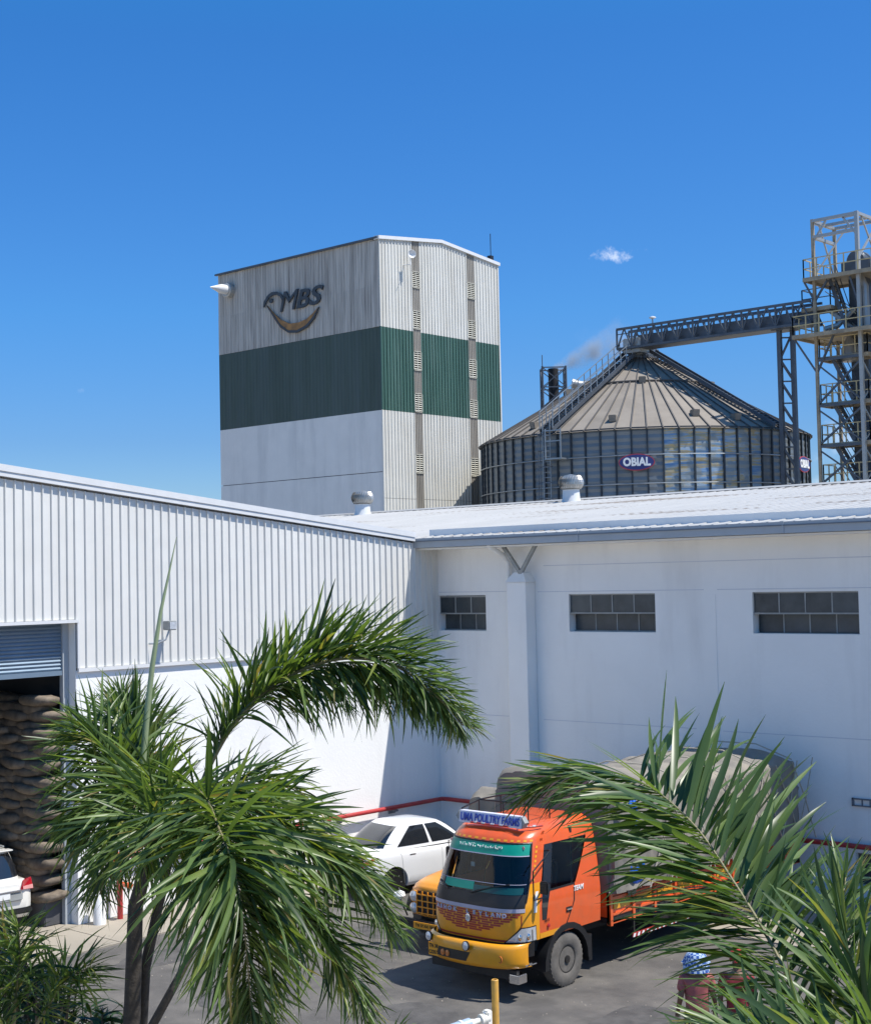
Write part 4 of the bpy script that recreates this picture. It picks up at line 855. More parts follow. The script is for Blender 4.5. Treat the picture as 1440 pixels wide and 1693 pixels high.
def smoke():
    p0 = Vector((CH.x, CH.y, ct-.1)); p3 = at(1046, 556, 121); d = p3-p0; ln = d.length; d.normalize()
    b = MB(); b.tube([p0+d*ln*t for t in (0, .1, .25, .5, .75, 1)], [.45, .9, 1.4, 2.2, 2.9, 3.2], 20)
    o = b.build('smoke', M['dark']); tag(o, 'thin brown smoke drifting right from the black chimney', 'smoke', kind='stuff')
    m = bpy.data.materials.new('smoke_volume'); m.use_nodes = True; nt = m.node_tree; nt.nodes.clear(); N = nt.nodes.new; L = nt.links.new
    def V(op, a_, b_=None, out=0):
        n = N('ShaderNodeVectorMath'); n.operation = op
        for i, x in enumerate((a_, b_)):
            if x is None: continue
            if isinstance(x, Vector): n.inputs[i].default_value = x
            else: L(x, n.inputs[i])
        return n.outputs[out]
    def m_(op, *a_):
        n = N('ShaderNodeMath'); n.operation = op
        for i, x in enumerate(a_):
            if isinstance(x, (int, float)): n.inputs[i].default_value = x
            else: L(x, n.inputs[i])
        return n.outputs[0]
    ou = N('ShaderNodeOutputMaterial'); pv = N('ShaderNodeVolumePrincipled'); pv.inputs['Color'].default_value = (.97, .93, .88, 1); pv.inputs['Anisotropy'].default_value = .3
    pos = N('ShaderNodeNewGeometry').outputs['Position']
    nz = N('ShaderNodeTexNoise'); nz.inputs['Scale'].default_value = .55; nz.inputs['Detail'].default_value = 6; nz.inputs['Roughness'].default_value = .62; L(pos, nz.inputs[0])
    wob = V('SUBTRACT', nz.outputs['Color'], Vector((.5, .5, .5))); sc_n = N('ShaderNodeVectorMath'); sc_n.operation = 'SCALE'; L(wob, sc_n.inputs[0]); sc_n.inputs['Scale'].default_value = 2.2
    rel = V('SUBTRACT', pos, p0); t = m_('DIVIDE', V('DOT_PRODUCT', rel, d, 1), ln)
    ax = N('ShaderNodeVectorMath'); ax.operation = 'SCALE'; ax.inputs[0].default_value = d*ln; L(t, ax.inputs['Scale'])
    off = N('ShaderNodeVectorMath'); off.operation = 'SCALE'; L(sc_n.outputs[0], off.inputs[0]); L(t, off.inputs['Scale'])
    dist = V('LENGTH', V('ADD', V('SUBTRACT', rel, ax.outputs[0]), off.outputs[0]), None, 1)
    rad = m_('ADD', m_('MULTIPLY', t, 1.9), .38)
    f = m_('MAXIMUM', m_('SUBTRACT', 1, m_('DIVIDE', dist, rad)), 0)
    f = m_('MULTIPLY', f, m_('MAXIMUM', m_('SUBTRACT', 1.0, t), 0))
    n2 = N('ShaderNodeMapRange'); n2.inputs[1].default_value = .38; n2.inputs[2].default_value = .62; n2.inputs[4].default_value = 2.8; L(nz.outputs[0], n2.inputs[0])
    L(m_('MULTIPLY', f, n2.outputs[0]), pv.inputs['Density']); L(pv.outputs[0], ou.inputs['Volume']); o.data.materials[0] = m
smoke()
# horn-like fan on the silo's far roof edge
hf = thing('aeration_fan', 'small grey fan housing peeking over the left slope of the silo roof', 'fan', at(968, 640, 96))
pf = at(968, 636, 97.5); q2 = lx
MB().tube([pf-q2*.9+Vector((0, 0, .1)), pf-q2*.3, pf+q2*.6, pf+q2*.9+Vector((0, 0, -.5))], [.34, .26, .3, .3], 12).build('fan_horn', M['steel_l'], hf, True)
MB().bar(pf+q2*.5, pf+q2*.5-Vector((0, 0, 2.2)), .15).build('fan_stand', M['steel'], hf)

# ------------------------------------------------------------------ vehicles
def wheel(parent, x, y, r, w, side, rimr=.5, m=None, local=None):
    """wheel with its axle along X; side = +1 when its outer face looks to +X"""
    wt = thing('wheel', None, None, (x, y, r)); wt.parent = parent; wt.location = Vector((x, y, r))-(Vector(parent.location) if ORG[parent.name].length else Vector()); wt.pop('label', None); wt.pop('category', None); ORG[wt.name] = Vector((x, y, r))
    s = side; rr = r*rimr
    MB().lathe([(rr, -w/2*s), (r*.86, -w/2*s), (r*.98, -w/2*.8*s), (r, -w/2*.5*s), (r, w/2*.5*s), (r*.98, w/2*.8*s), (r*.86, w/2*s), (rr*1.1, w/2*.96*s), (rr, w/2*.8*s)], (x, y, r), 'X', 40).build('tyre', M['tyre'], wt, True)
    b = MB()
    for k in range(36):
        t = 2*math.pi*k/36; c, d = math.cos(t), math.sin(t)
        b.hexa([(x-w*.4, y+c*r*.97-d*.012, r+d*r*.97+c*.012), (x-w*.4, y+c*r*.97+d*.012, r+d*r*.97-c*.012), (x-w*.4, y+c*(r+.003)+d*.012, r+d*(r+.003)-c*.012), (x-w*.4, y+c*(r+.003)-d*.012, r+d*(r+.003)+c*.012)],
               [(x+w*.4, y+c*r*.97-d*.012, r+d*r*.97+c*.012), (x+w*.4, y+c*r*.97+d*.012, r+d*r*.97-c*.012), (x+w*.4, y+c*(r+.003)+d*.012, r+d*(r+.003)-c*.012), (x+w*.4, y+c*(r+.003)-d*.012, r+d*(r+.003)+c*.012)])
    tag(b.build('tyre_tread', M['tyre'], wt), kind='stuff')
    MB().lathe([(rr, w*.3*s), (rr*1.04, w*.42*s), (rr*.92, w*.40*s), (rr*.85, w*.12*s), (rr*.55, w*.10*s), (rr*.5, w*.3*s), (rr*.3, w*.34*s), (rr*.28, w*.5*s), (0.01, w*.52*s)], (x, y, r), 'X', 28).build('rim', m or M['rim'], wt, True)
    for k in range(8):
        t = 2*math.pi*k/8; MB().lathe([(rr*.11, w*.10*s), (rr*.11, w*.28*s), (rr*.02, w*.28*s)], (x, y+math.cos(t)*rr*.68, r+math.sin(t)*rr*.68), 'X', 6).build('wheel_nut', M['chrome'] if m is None else m, wt)
    return wt

TXR, TXL = -15.36, -17.70; TC = (TXR+TXL)/2; TF = 19.42; TD = .0
tr = thing('cargo_truck', 'orange and yellow flat-fronted truck with decorated cab, loaded under a grey tarpaulin', 'truck', (TC, TF+4, 0))
# cab surface: t in [-1,1] across the front (+1 = right corner seen from the camera side, +X), |t|>1 = along the side
CZ = [(0.62, 19.62, 1.111), (0.85, 19.6, 1.141), (1.1, 19.57, 1.156), (1.42, 19.58, 1.161), (1.6, 19.65, 1.141), (2.0, 19.8, 1.081), (2.3, 19.93, 1.021), (2.44, 20.02, 0.985), (2.52, 20.14, 0.939), (2.585, 20.38, 0.848), (2.61, 20.8, 0.707)]
REAR = 21.95
def cabp(t, z, off=0.0):
    def raw(t, z):
        for i in range(len(CZ)-1):
            if z <= CZ[i+1][0]: break
        a, b = CZ[i], CZ[i+1]; k = min(1, max(0, (z-a[0])/(b[0]-a[0]))); yf = a[1]+(b[1]-a[1])*k; hw = a[2]+(b[2]-a[2])*k
        s = 1 if t >= 0 else -1; q = abs(t)
        if q <= 1: return Vector((TC+s*hw*(1-(1-q)**1.7), yf+.44*q**2.8, z))
        return Vector((TC+s*hw, yf+.44+(q-1)*(REAR-yf-.44), z))
    p = raw(t, z)
    if off:
        e = .004; n = (raw(t+e, z)-raw(t-e, z)).cross(raw(t, min(z+.01, 2.61))-raw(t, z-.01)).normalized(); p = p+n*off
    return p
def cpatch(name, m, tl, trr, z0, z1, nu=12, nv=8, off=0.0, thick=0, smooth=True):
    b = MB()
    def f(a, c):
        z = z0+(z1-z0)*c; l = tl(z) if callable(tl) else tl; r_ = trr(z) if callable(trr) else trr
        return cabp(l+(r_-l)*a, z, off)
    b.grid(f, nu, nv)
    return b.build(name, m, tr, 'all' if smooth else False)
def lin(z0, a, z1, b): return lambda z: a+(b-a)*min(1, max(0, (z-z0)/(z1-z0)))
wl_ = lambda s: (lambda z: s*(.86+.03*math.sin(math.pi*max(0, min(1, (z-1.40)/.95)))))
# front below the windscreen: yellow panel
cpatch('front_panel', M['yellow'], -1.0, 1.0, .86, 1.33, 40, 8)
cpatch('corner_panel', M['yellow'], 1.0, 1.10, .86, 1.75, 4, 10); cpatch('corner_panel', M['yellow'], -1.10, -1.0, .86, 1.75, 4, 10)
cpatch('lower_valance', M['black'], -1.02, 1.02, .62, .86, 30, 3)
cpatch('front_pillar', M['yellow'], lambda z: wl_(1)(z), 1.0, 1.33, 1.75, 6, 6); cpatch('front_pillar', M['yellow'], -1.0, lambda z: wl_(-1)(z), 1.33, 1.75, 6, 6)
cpatch('front_pillar', M['orange'], lambda z: wl_(1)(z), 1.0, 1.75, 2.36, 6, 8); cpatch('front_pillar', M['orange'], -1.0, lambda z: wl_(-1)(z), 1.75, 2.36, 6, 8)
cpatch('front_pillar', M['orange'], 1.0, 1.10, 1.75, 2.36, 3, 8); cpatch('front_pillar', M['orange'], -1.10, -1.0, 1.75, 2.36, 3, 8)
# black apron under windscreen + windscreen
cpatch('windscreen_apron', M['black'], lambda z: wl_(-1)(z), lambda z: wl_(1)(z), 1.33, 1.60, 30, 4)
cpatch('windscreen', M['glass'], lambda z: wl_(-1)(z), lambda z: wl_(1)(z), 1.60, 2.36, 30, 12, -.004)
wf = MB()
for s in (-1, 1): wf.tube([cabp(wl_(s)(z), z, .004) for z in [1.48+.88*i/10 for i in range(11)]], .016, 6)
wf.tube([cabp(-.87+1.74*i/20, 2.35, .004) for i in range(21)], .016, 6); wf.build('windscreen_seal', M['black'], tr)
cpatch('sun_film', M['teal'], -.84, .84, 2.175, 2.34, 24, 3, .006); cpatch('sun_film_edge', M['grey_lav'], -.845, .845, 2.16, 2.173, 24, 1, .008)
cpatch('lower_film_edge', M['grey_lav'], -.84, .84, 1.745, 1.752, 24, 1, .006)  # edge of the reflection painted on the lower glass
cpatch('lower_film', M['teal'], -.46, .02, 1.62, 1.742, 10, 2, .005)  # teal reflection painted as a patch along the foot of the glass
cpatch('lower_film', M['teal_d'], .02, .80, 1.60, 1.70, 10, 2, .005)  # darker stretch of the same painted reflection
# hand-painted script on the film: short strokes
sc_ = MB(); rs = random.Random(3)
for k in range(19):
    t = -.34+k*.038
    for j in range(3):
        a = cabp(t+rs.uniform(-.014, .014), 2.25+rs.uniform(0, .05), .014); c = cabp(t+rs.uniform(-.018, .018), 2.25+rs.uniform(0, .055), .014); sc_.tube([a, c], .006, 4)
tag(sc_.build('painted_script', M['sign_white'], tr), kind='stuff')
for t in (-.70, .72): c = cabp(t, 2.285, .014); MB().lathe([(.03, 0), (.03, -.006)], c, 'Y', 12).build('sticker', M['pink'], tr)
# silver band, red brick-work V, letters, emblem
cpatch('silver_band', M['grey_lav'], -.86, .86, 1.335, 1.395, 30, 2, .008)
rs = random.Random(5)
for r_ in range(9):
    z = 1.325-r_*.036; half = .80*(1-r_/9.6)**.8
    n = max(2, int(half*2/.15))
    for k in range(n):
        a = -half+2*half*k/n+(.03 if r_ % 2 else 0); b_ = a+2*half/n-.022
        cpatch('painted_brick', M['red'], a, min(b_, half+.02), z-.031, z-.003, 2, 1, .004, smooth=False)
lt = 'ASHOK LEYLAND'
for i, c_ in enumerate(lt):
    if c_ == ' ': continue
    t = -.54+i*.088; p = cabp(t, 1.285, .014); q = cabp(t+.01, 1.285, .012)
    text(c_, .085, M['grey_lav'], tr, p, q-p, (0, 0, 1), name='front_letter', ext=.005, bold=.005, sx=1.3)
ce = cabp(.0, 1.19, .02)
MB().lathe([(.062, 0), (.062, -.012), (.052, -.014), (.052, -.006)], ce, 'Y', 20).build('emblem_ring', M['chrome'], tr, True)
eb = MB()
for k in range(6): a = k*math.pi/3; eb.bar(ce+Vector((math.cos(a)*.012, -.012, math.sin(a)*.012)), ce+Vector((math.cos(a+.6)*.05, -.012, math.sin(a+.6)*.05)), .012)
eb.build('emblem_spokes', M['chrome'], tr)
cpatch('scalloped_edge', M['red'], -.66, .66, .875, .905, 30, 1, .004)
for s in (-1, 1): cpatch('painted_stripe', M['red'], s*.80-.008, s*.80+.008, 1.0, 1.3, 1, 6, .005)
# headlamps
for s in (-1, 1):
    a, b_ = sorted((s*.58, s*.985))
    cpatch('headlamp', M['lens'], (lin(.87, .52, 1.09, .80) if s > 0 else -1.04), (1.04 if s > 0 else lin(.87, -.52, 1.09, -.80)), .875, 1.09, 8, 5, .012)
    cpatch('headlamp_rim', M['black'], (lin(.86, .49, 1.105, .78) if s > 0 else -1.05), (1.05 if s > 0 else lin(.86, -.49, 1.105, -.78)), .86, 1.105, 8, 5, .007)
    for tt, rr in ((.76, .05), (.90, .055)):
        c = cabp(s*tt, .955, .015); MB().lathe([(rr, .01), (rr, -.008), (rr*.5, -.02), (.004, -.024)], c, 'Y', 14).build('lamp_bowl', M['chrome'], tr, True)
    cpatch('lamp_divider', M['chrome'], s*.985-.012, s*.985+.012, .88, 1.055, 1, 4, .016)
# yellow and orange dashes round the windscreen
for k in range(15):
    t = -.84+k*.118; cpatch('painted_dash', M['yellow'], t, t+.06, 2.375, 2.405, 2, 1, .004)
for k in range(8):
    z = 1.78+k*.07
    for s in (-1, 1): cpatch('painted_dash', M['yellow'], s*.965-.02, s*.965+.02, z, z+.035, 1, 2, .005)
# roof
cpatch('roof_front', M['orange'], -1.06, 1.06, 2.36, 2.61, 40, 8)
b = MB(); b.grid(lambda a, c: cabp(-1.06+2.12*a, 2.609) if c == 0 else Vector((TC+(2*a-1)*(.735+.0*c)*(1-.0*c), 0, 0))+Vector((0, cabp(-1.06+2.12*a, 2.609).y*(1-c)+REAR*c, 2.609+.02*math.sin(math.pi*c)*(1-(2*a-1)**2))), 20, 6)
b.build('roof_panel', M['orange'], tr, 'all')
# sides
for s in (-1, 1):
    o = (lambda a, b_: (a, b_)) if s > 0 else (lambda a, b_: (-b_, -a))
    def sd(name, m, a, b_, z0, z1, off=0, nu=8, nv=6):
        fa = a if callable(a) else (lambda z, a=a: a); fb = b_ if callable(b_) else (lambda z, b_=b_: b_)
        if s > 0: return cpatch(name, m, fa, fb, z0, z1, nu, nv, off)
        return cpatch(name, m, lambda z: -fb(z), lambda z: -fa(z), z0, z1, nu, nv, off)
    sd('door', M['orange'], 1.10, lin(.86, 1.44, 1.3, 1.60), .86, 1.60, 0, 8, 8)
    sd('side_stripe', M['yellow'], 1.10, 1.42, .865, .95, .005)
    sd('rear_quarter', M['orange'], lin(.86, 1.452, 1.3, 1.612), 2.0, .86, 1.60, 0, 6, 8)
    sd('rear_quarter_upper', M['orange'], lin(1.6, 1.62, 2.3, 1.86), 2.0, 1.60, 2.609, 0, 4, 12)
    sd('roof_side', M['orange'], 1.0, lin(2.3, 1.86, 2.61, 1.9), 2.30, 2.609, 0, 8, 6)
    sd('side_glass', M['glass'], lin(1.55, 1.20, 2.3, 1.17), lin(1.6, 1.60, 2.3, 1.84), 1.60, 2.30, -.006, 4, 6)
    sd('vent_glass', M['carglass'], lin(1.15, 1.14, 2.3, 1.10), lin(1.15, 1.20, 1.6, 1.24), 1.15, 2.30, .006, 3, 10)
    sd('belt_trim', M['black'], 1.18, lin(1.55, 1.58, 1.62, 1.61), 1.575, 1.605, .008, 4, 1)
    sd('pillar_white_strip', M['sign_white'], 1.02, 1.06, 1.30, 1.62, .006, 2, 4)
    sd('door_shut_line', M['black'], lin(.86, 1.435, 1.3, 1.595), lin(.86, 1.45, 1.3, 1.61), .86, 1.6, .003, 1, 8)
    sd('door_handle_recess', M['black'], 1.48, 1.56, 1.16, 1.24, .006, 3, 3); hp = cabp(s*1.52, 1.2, .02); MB().box(hp.x-.015, hp.x+.015, hp.y-.07, hp.y+.07, 1.19, 1.215).build('door_handle', M['chrome'], tr, bevel=.006)
    rp_ = cabp(s*1.22, 1.04, .015); MB().lathe([(.035, 0), (.03, s*.012), (.004, s*.015)], rp_, 'X', 12).build('side_repeater', M['taillight'], tr, True)
text('TEAM', .11, M['sign_white'], tr, cabp(1.66, 1.50, .012), (0, 1, 0), (0, 0, 1), ext=.004, bold=.004, shear=.2)
text('1611', .075, M['chassis'], tr, cabp(1.20, 1.13, .012), (0, 1, 0), (0, 0, 1), ext=.003)
# rear wall and floor of cab
MB().grid(lambda a, c: (TC+(2*a-1)*(cabp(1.5, .86+1.74*c).x-TC), REAR, .86+1.74*c), 2, 12).build('cab_rear', M['orange'], tr)
MB().box(TC-1.05, TC+1.05, 19.85, REAR-.02, .86, .92).build('cab_floor', M['chassis'], tr)
# interior
MB().prism([(19.80, 1.38), (20.15, 1.50), (20.28, 1.42), (20.28, .95), (19.8, .95)], TC-1.0, TC+1.0).build('dashboard', M['chassis'], tr, bevel=.01)
MB().box(TC-.55, TC+.30, 19.83, 20.12, 1.47, 1.50).build('dash_cloth', M['teal_dash'], tr, bevel=.01)
for sx in (-.55, .5):
    MB().box(TC+sx-.3, TC+sx+.3, 20.6, 21.05, 1.1, 1.3).box(TC+sx-.28, TC+sx+.28, 21.05, 21.2, 1.2, 1.95).build('seat', M['chassis'], tr, bevel=.05)
b = MB(); b.tube([(TC+.5+.22*math.cos(q), 20.42+.12*math.sin(q), 1.58+.18*math.sin(q)) for q in [2*math.pi*i/20 for i in range(21)]], .018, 6); b.bar((TC+.5, 20.42, 1.58), (TC+.5, 20.2, 1.3), .04).bar((TC+.28, 20.42, 1.58), (TC+.72, 20.42, 1.58), .025); b.build('steering_wheel', M['black'], tr, True)
MB().box(TC-1.0, TC+1.0, 21.28, 21.34, .95, 2.5).build('inner_rear_wall', M['chassis'], tr)
MB().box(cabp(-.1, 1.95).x, cabp(-.1, 1.95).x+.09, 19.84, 19.845, 1.95, 2.02).build('pass_sticker', M['sign_white'], tr)
for (t0, t1, dz) in ((-.35, -.62, .03), (.0, .55, .15)):
    MB().tube([cabp(t0, 1.57, .02), cabp((t0+t1)/2, 1.61+dz*.5, .03), cabp(t1, 1.64+dz*.7, .02)], .011, 5).bar(cabp(t0*.9+t1*.1, 1.61, .02), cabp(t1, 1.65+dz*.7, .012), .014).build('wiper', M['black'], tr)
# bumper
bp = MB()
def bf(t, j):
    s = 1 if t >= 0 else -1; q = abs(t); x = TC+s*1.17*(1-(1-min(q, 1))**1.6); y = 19.38+.46*min(q, 1)**2.6+(max(0, q-1))*.5
    prof = [(0.09, .86), (.02, .845), (0, .79), (0, .58), (.03, .51), (.10, .49)][j]
    return (x, y+prof[0], prof[1]-(.03*(1-min(q, 1)) if j > 2 else 0))
vs = []; nt_ = 40
ts = [-1.06+2.12*i/nt_ for i in range(nt_+1)]
for t in ts: vs += [bf(t, j) for j in range(6)]
bp.add(vs, [(i*6+j, i*6+j+1, (i+1)*6+j+1, (i+1)*6+j) for i in range(nt_) for j in range(5)]).build('bumper', M['yellow'], tr, 'all')
def bpt(t, z, o=0): a = Vector(bf(t, 2)); a.z = z; return a+Vector((0, -o, 0))
MB().grid(lambda a, c: bpt(-.42+.50*a+.06*(c-.5), .545+.15*c, .004), 8, 2).build('bumper_recess', M['black'], tr)
# number plate
pl_ = bpt(-.50, .62, .02)
MB().box(pl_.x-.14, pl_.x+.14, pl_.y-.01, pl_.y+.005, .515, .725).build('number_plate', M['yellow'], tr, bevel=.004)
text('TN 38', .085, M['black'], tr, (pl_.x, pl_.y-.013, .67), (1, 0, 0), (0, 0, 1), ext=.002, bold=.002, name='plate_letters'); text('CZ3577', .075, M['black'], tr, (pl_.x, pl_.y-.013, .57), (1, 0, 0), (0, 0, 1), ext=.002, bold=.002, name='plate_letters')
for tt in (-.30, -.215): MB().lathe([(.05, .02), (.05, -.01), (.01, -.02)], bpt(tt, .615, .012), 'Y', 16).build('round_reflector', M['amber'], tr, True)
for t in (-.66, .08):
    c = bpt(t, .80, .05); MB().lathe([(.03, .05), (.075, .02), (.08, -.02)], c, 'Y', 18).build('fog_lamp_shell', M['black'], tr, True); MB().lathe([(.07, -.022), (.06, -.03), (.01, -.038)], c, 'Y', 18).build('fog_lamp_lens', M['lens'], tr, True)
for t in (-.93, .55): c = bpt(t, .64, .004); MB().lathe([(.055, .01), (.055, -.004), (.04, -.004), (.04, .01)], c, 'Y', 18).build('bumper_socket', M['amber'], tr, True)
MB().box(TXR-.25, TXR-.02, 19.62, 19.85, .26, .40).build('step_bracket', M['chrome'], tr, bevel=.01)
MB().box(TXL+.1, TXR-.1, 19.66, 19.74, .3, .45).build('under_beam', M['chassis'], tr)
MB().box(TXR-.36, TXR+.0, 19.80, 19.98, .5, .54).box(TXR-.3, TXR, 19.98, 20.1, .5, .52).build('cab_step', M['chrome'], tr, bevel=.008)
# front fender arches
for s in (-1, 1):
    xo = TC+s*1.17; b = MB(); vs = []
    for i in range(13):
        q = math.pi*(-.02+1.04*i/12); r0, r1 = .56, .66
        for rr in (r0, r1):
            for dx in (0, -.5*s): vs.append((xo+dx+.02*s, 20.38-math.cos(q)*rr, .42+math.sin(q)*rr))
    b.add(vs, [f for i in range(12) for f in ((4*i, 4*i+4, 4*i+6, 4*i+2), (4*i+1, 4*i+3, 4*i+7, 4*i+5), (4*i+2, 4*i+6, 4*i+7, 4*i+3), (4*i, 4*i+1, 4*i+5, 4*i+4))]); b.build('fender', M['black'], tr, True)
    MB().box(xo-.1*s-.08, xo-.1*s+.08, 21.0, 21.1, .3, .75).build('mud_flap', M['black'], tr)
    wheel(tr, TC+s*1.05, 20.38, .455, .23, s)
    for w_ in (0, .30): wheel(tr, TC+s*(1.03-w_), 26.2, .455, .25, s)
MB().box(TC-.45, TC-.36, 19.8, 28.3, .55, .8).box(TC+.36, TC+.45, 19.8, 28.3, .55, .8).build('chassis_rails', M['chassis'], tr)
MB().tube([(TC-.9, 26.2, .455), (TC+.9, 26.2, .455)], .1, 8).tube([(TC-.9, 20.38, .455), (TC+.9, 20.38, .455)], .06, 8).build('axles', M['chassis'], tr)
MB().box(TC-.9, TC+.9, 20.0, 21.2, .62, .86).build('engine_tray', M['chassis'], tr)
MB().lathe([(.26, -.45), (.26, .45)], (TXR-.35, 23.6, .62), 'Y', 20).build('fuel_tank', M['chassis'], tr, True)
# mirrors
mr_ = MB(); p = cabp(1.13, 2.2, .02); q = Vector((TXR+.18, 19.85, 2.0))
mr_.tube([p, p+Vector((.15, -.05, .02)), q, q-Vector((0, 0, .45)), cabp(1.12, 1.5, .02)], .014, 6); mr_.build('mirror_arm', M['black'], tr)
MB().box(TXR+.09, TXR+.28, 20.10, 20.17, 1.60, 1.80).build('mirror_head', M['black'], tr, bevel=.02)
MB().tube([cabp(1.1, 1.62, .02), Vector((TXR+.12, 20.1, 1.66))], .014, 6).build('mirror_arm', M['black'], tr)
p = cabp(-1.1, 2.2, .02); MB().tube([p, p+Vector((-.2, -.15, 0)), p+Vector((-.2, -.15, -.5)), cabp(-1.1, 1.6, .02)], .012, 6).build('mirror_arm', M['black'], tr)
MB().box(p.x-.28, p.x-.12, p.y-.17, p.y-.13, 1.75, 2.1).build('mirror_head', M['black'], tr, bevel=.02)
# roof sign and rack
sgb = MB().hexa([(TC-.78, 20.26, 2.66), (TC+.78, 20.26, 2.66), (TC+.80, 20.16, 2.66), (TC-.80, 20.16, 2.66)], [(TC-.78, 20.30, 2.86), (TC+.78, 20.30, 2.86), (TC+.80, 20.20, 2.86), (TC-.80, 20.20, 2.86)]); 
rfs = thing('roof_sign', None, None, (TC, 20.2, 2.66)); rfs.parent = tr; rfs.location = Vector((TC, 20.2, 2.66))-Vector(tr.location); rfs.pop('label', None); rfs.pop('category', None)
sgb.build('board', M['sign_board'], rfs, bevel=.006)
MB().prism([(TC-.80, 2.66), (TC-.88, 2.76), (TC-.80, 2.86)], 20.18, 20.29, 'Y').build('end_cap', M['frame'], rfs); MB().prism([(TC+.80, 2.66), (TC+.88, 2.76), (TC+.80, 2.86)], 20.18, 20.29, 'Y').build('end_cap', M['frame'], rfs)
text('UMA POULTRY FARMS', .19, M['sign_blue2'], rfs, (TC, 20.166, 2.757), (1, 0, 0), (0, .2, 1), ext=.003, bold=.004, width=1.50)
rk = MB(); rk.tube([(TC-.80, 20.25, 2.88), (TC-.66, 20.6, 3.0), (TC-.6, 21.25, 3.02)], .014, 6).tube([(TC+.80, 20.25, 2.88), (TC+.66, 20.6, 3.0), (TC+.6, 21.25, 3.02)], .014, 6).tube([(TC-.66, 20.6, 3.0), (TC+.66, 20.6, 3.0)], .014, 6)
for x in (-.7, 0, .7):
    for y in (20.55, 21.15): rk.tube([(TC+x*.9, y, 2.60), (TC+x*.9, y, 3.0)], .012, 6)
rk.tube([(TC-.6, 21.25, 3.02), (TC+.6, 21.25, 3.02)], .014, 6); rk.build('roof_rack', M['black'], rfs)
b = MB()
for k in range(20): pass
b.tube([cabp(-1+2*i/24, 2.53, .03)+Vector((0, -.02, .03)) for i in range(25)], .016, 6).build('roof_front_rail', M['red'], tr)
for k in range(12): a = cabp(-.9+k*.155, 2.53, .045)+Vector((0, -.02, .03)); c = cabp(-.9+k*.155+.06, 2.53, .045)+Vector((0, -.02, .03)); MB().bar(a, c, .02).build('rail_dash', M['sign_white'], tr)
# body: floor, sideboards with framed yellow panels
MB().box(TXL-.0, TXR+.0, 21.62, 28.6, .82, .92).build('load_floor', M['chassis'], tr)
for s, xo in ((1, TXR), (-1, TXL)):
    MB().box(min(xo, xo-.06*s), max(xo, xo-.06*s), 21.62, 28.6, .80, .86).box(min(xo, xo-.06*s), max(xo, xo-.06*s), 21.62, 28.6, 1.36, 1.41).build('side_rail', M['orange'], tr)
    nb = 10; w = 6.98/nb
    for k in range(nb):
        y = 21.62+k*w
        MB().box(min(xo+.03*s, xo-.05*s), max(xo+.03*s, xo-.05*s), y, y+.07, .78, 1.42).build('side_post', M['orange'], tr)
        MB().box(min(xo-.01*s, xo-.05*s), max(xo-.01*s, xo-.05*s), y+.075, y+w-.005, .865, 1.355).build('side_board', M['orange'], tr)
        MB().box(min(xo+.008*s, xo-.009*s), max(xo+.008*s, xo-.009*s), y+.14, y+w-.07, 1.05, 1.18).build('side_panel', M['yellow'], tr)
        MB().box(min(xo+.02*s, xo-.009*s), max(xo+.02*s, xo-.009*s), y+.09, y+w-.02, .95, .985).box(min(xo+.02*s, xo-.009*s), max(xo+.02*s, xo-.009*s), y+.09, y+w-.02, 1.24, 1.275).build('board_rib', M['orange'], tr)
MB().box(TXL, TXR, 28.55, 28.62, .8, 1.9).build('tail_board', M['orange'], tr); MB().box(TXL, TXR, 21.62, 21.69, .9, 2.7).build('head_board', M['orange'], tr)
for (a, c, z) in ((22.35, 25.4, .44),):
    MB().box(TXR-.04, TXR-.01, a, c, z, z+.07).build('side_guard', M['red'], tr)
    n = 22
    for k in range(n): y = a+(c-a)*k/n; MB().hexa([(TXR-.008, y, z+.005), (TXR-.008, y+.06, z+.005), (TXR-.004, y+.06, z+.005), (TXR-.004, y, z+.005)], [(TXR-.008, y+.03, z+.065), (TXR-.008, y+.09, z+.065), (TXR-.004, y+.09, z+.065), (TXR-.004, y+.03, z+.065)]).build('guard_mark', M['sign_white'], tr)
    for y in (a+.1, (a+c)/2, c-.1): MB().box(TXR-.09, TXR-.045, y-.02, y+.02, z-.02, .82).build('guard_hanger', M['chassis'], tr)

KEEP = ('wheel', 'fender', 'mud_flap', 'chassis_rails', 'axles', 'fuel_tank', 'load_floor', 'side_rail', 'side_post', 'side_board', 'side_panel', 'board_rib', 'tail_board', 'head_board', 'side_guard', 'guard_mark', 'guard_hanger')
for ch in tr.children:
    if not ch.name.split('.')[0] in KEEP:
        l_ = ch.location; ch.location = (l_.x*.87+.17, l_.y-.60, l_.z*1.05+.04); ch.scale = (.87, 1, 1.05 if ch.type == 'MESH' else 1)
rfs.location.z -= .09
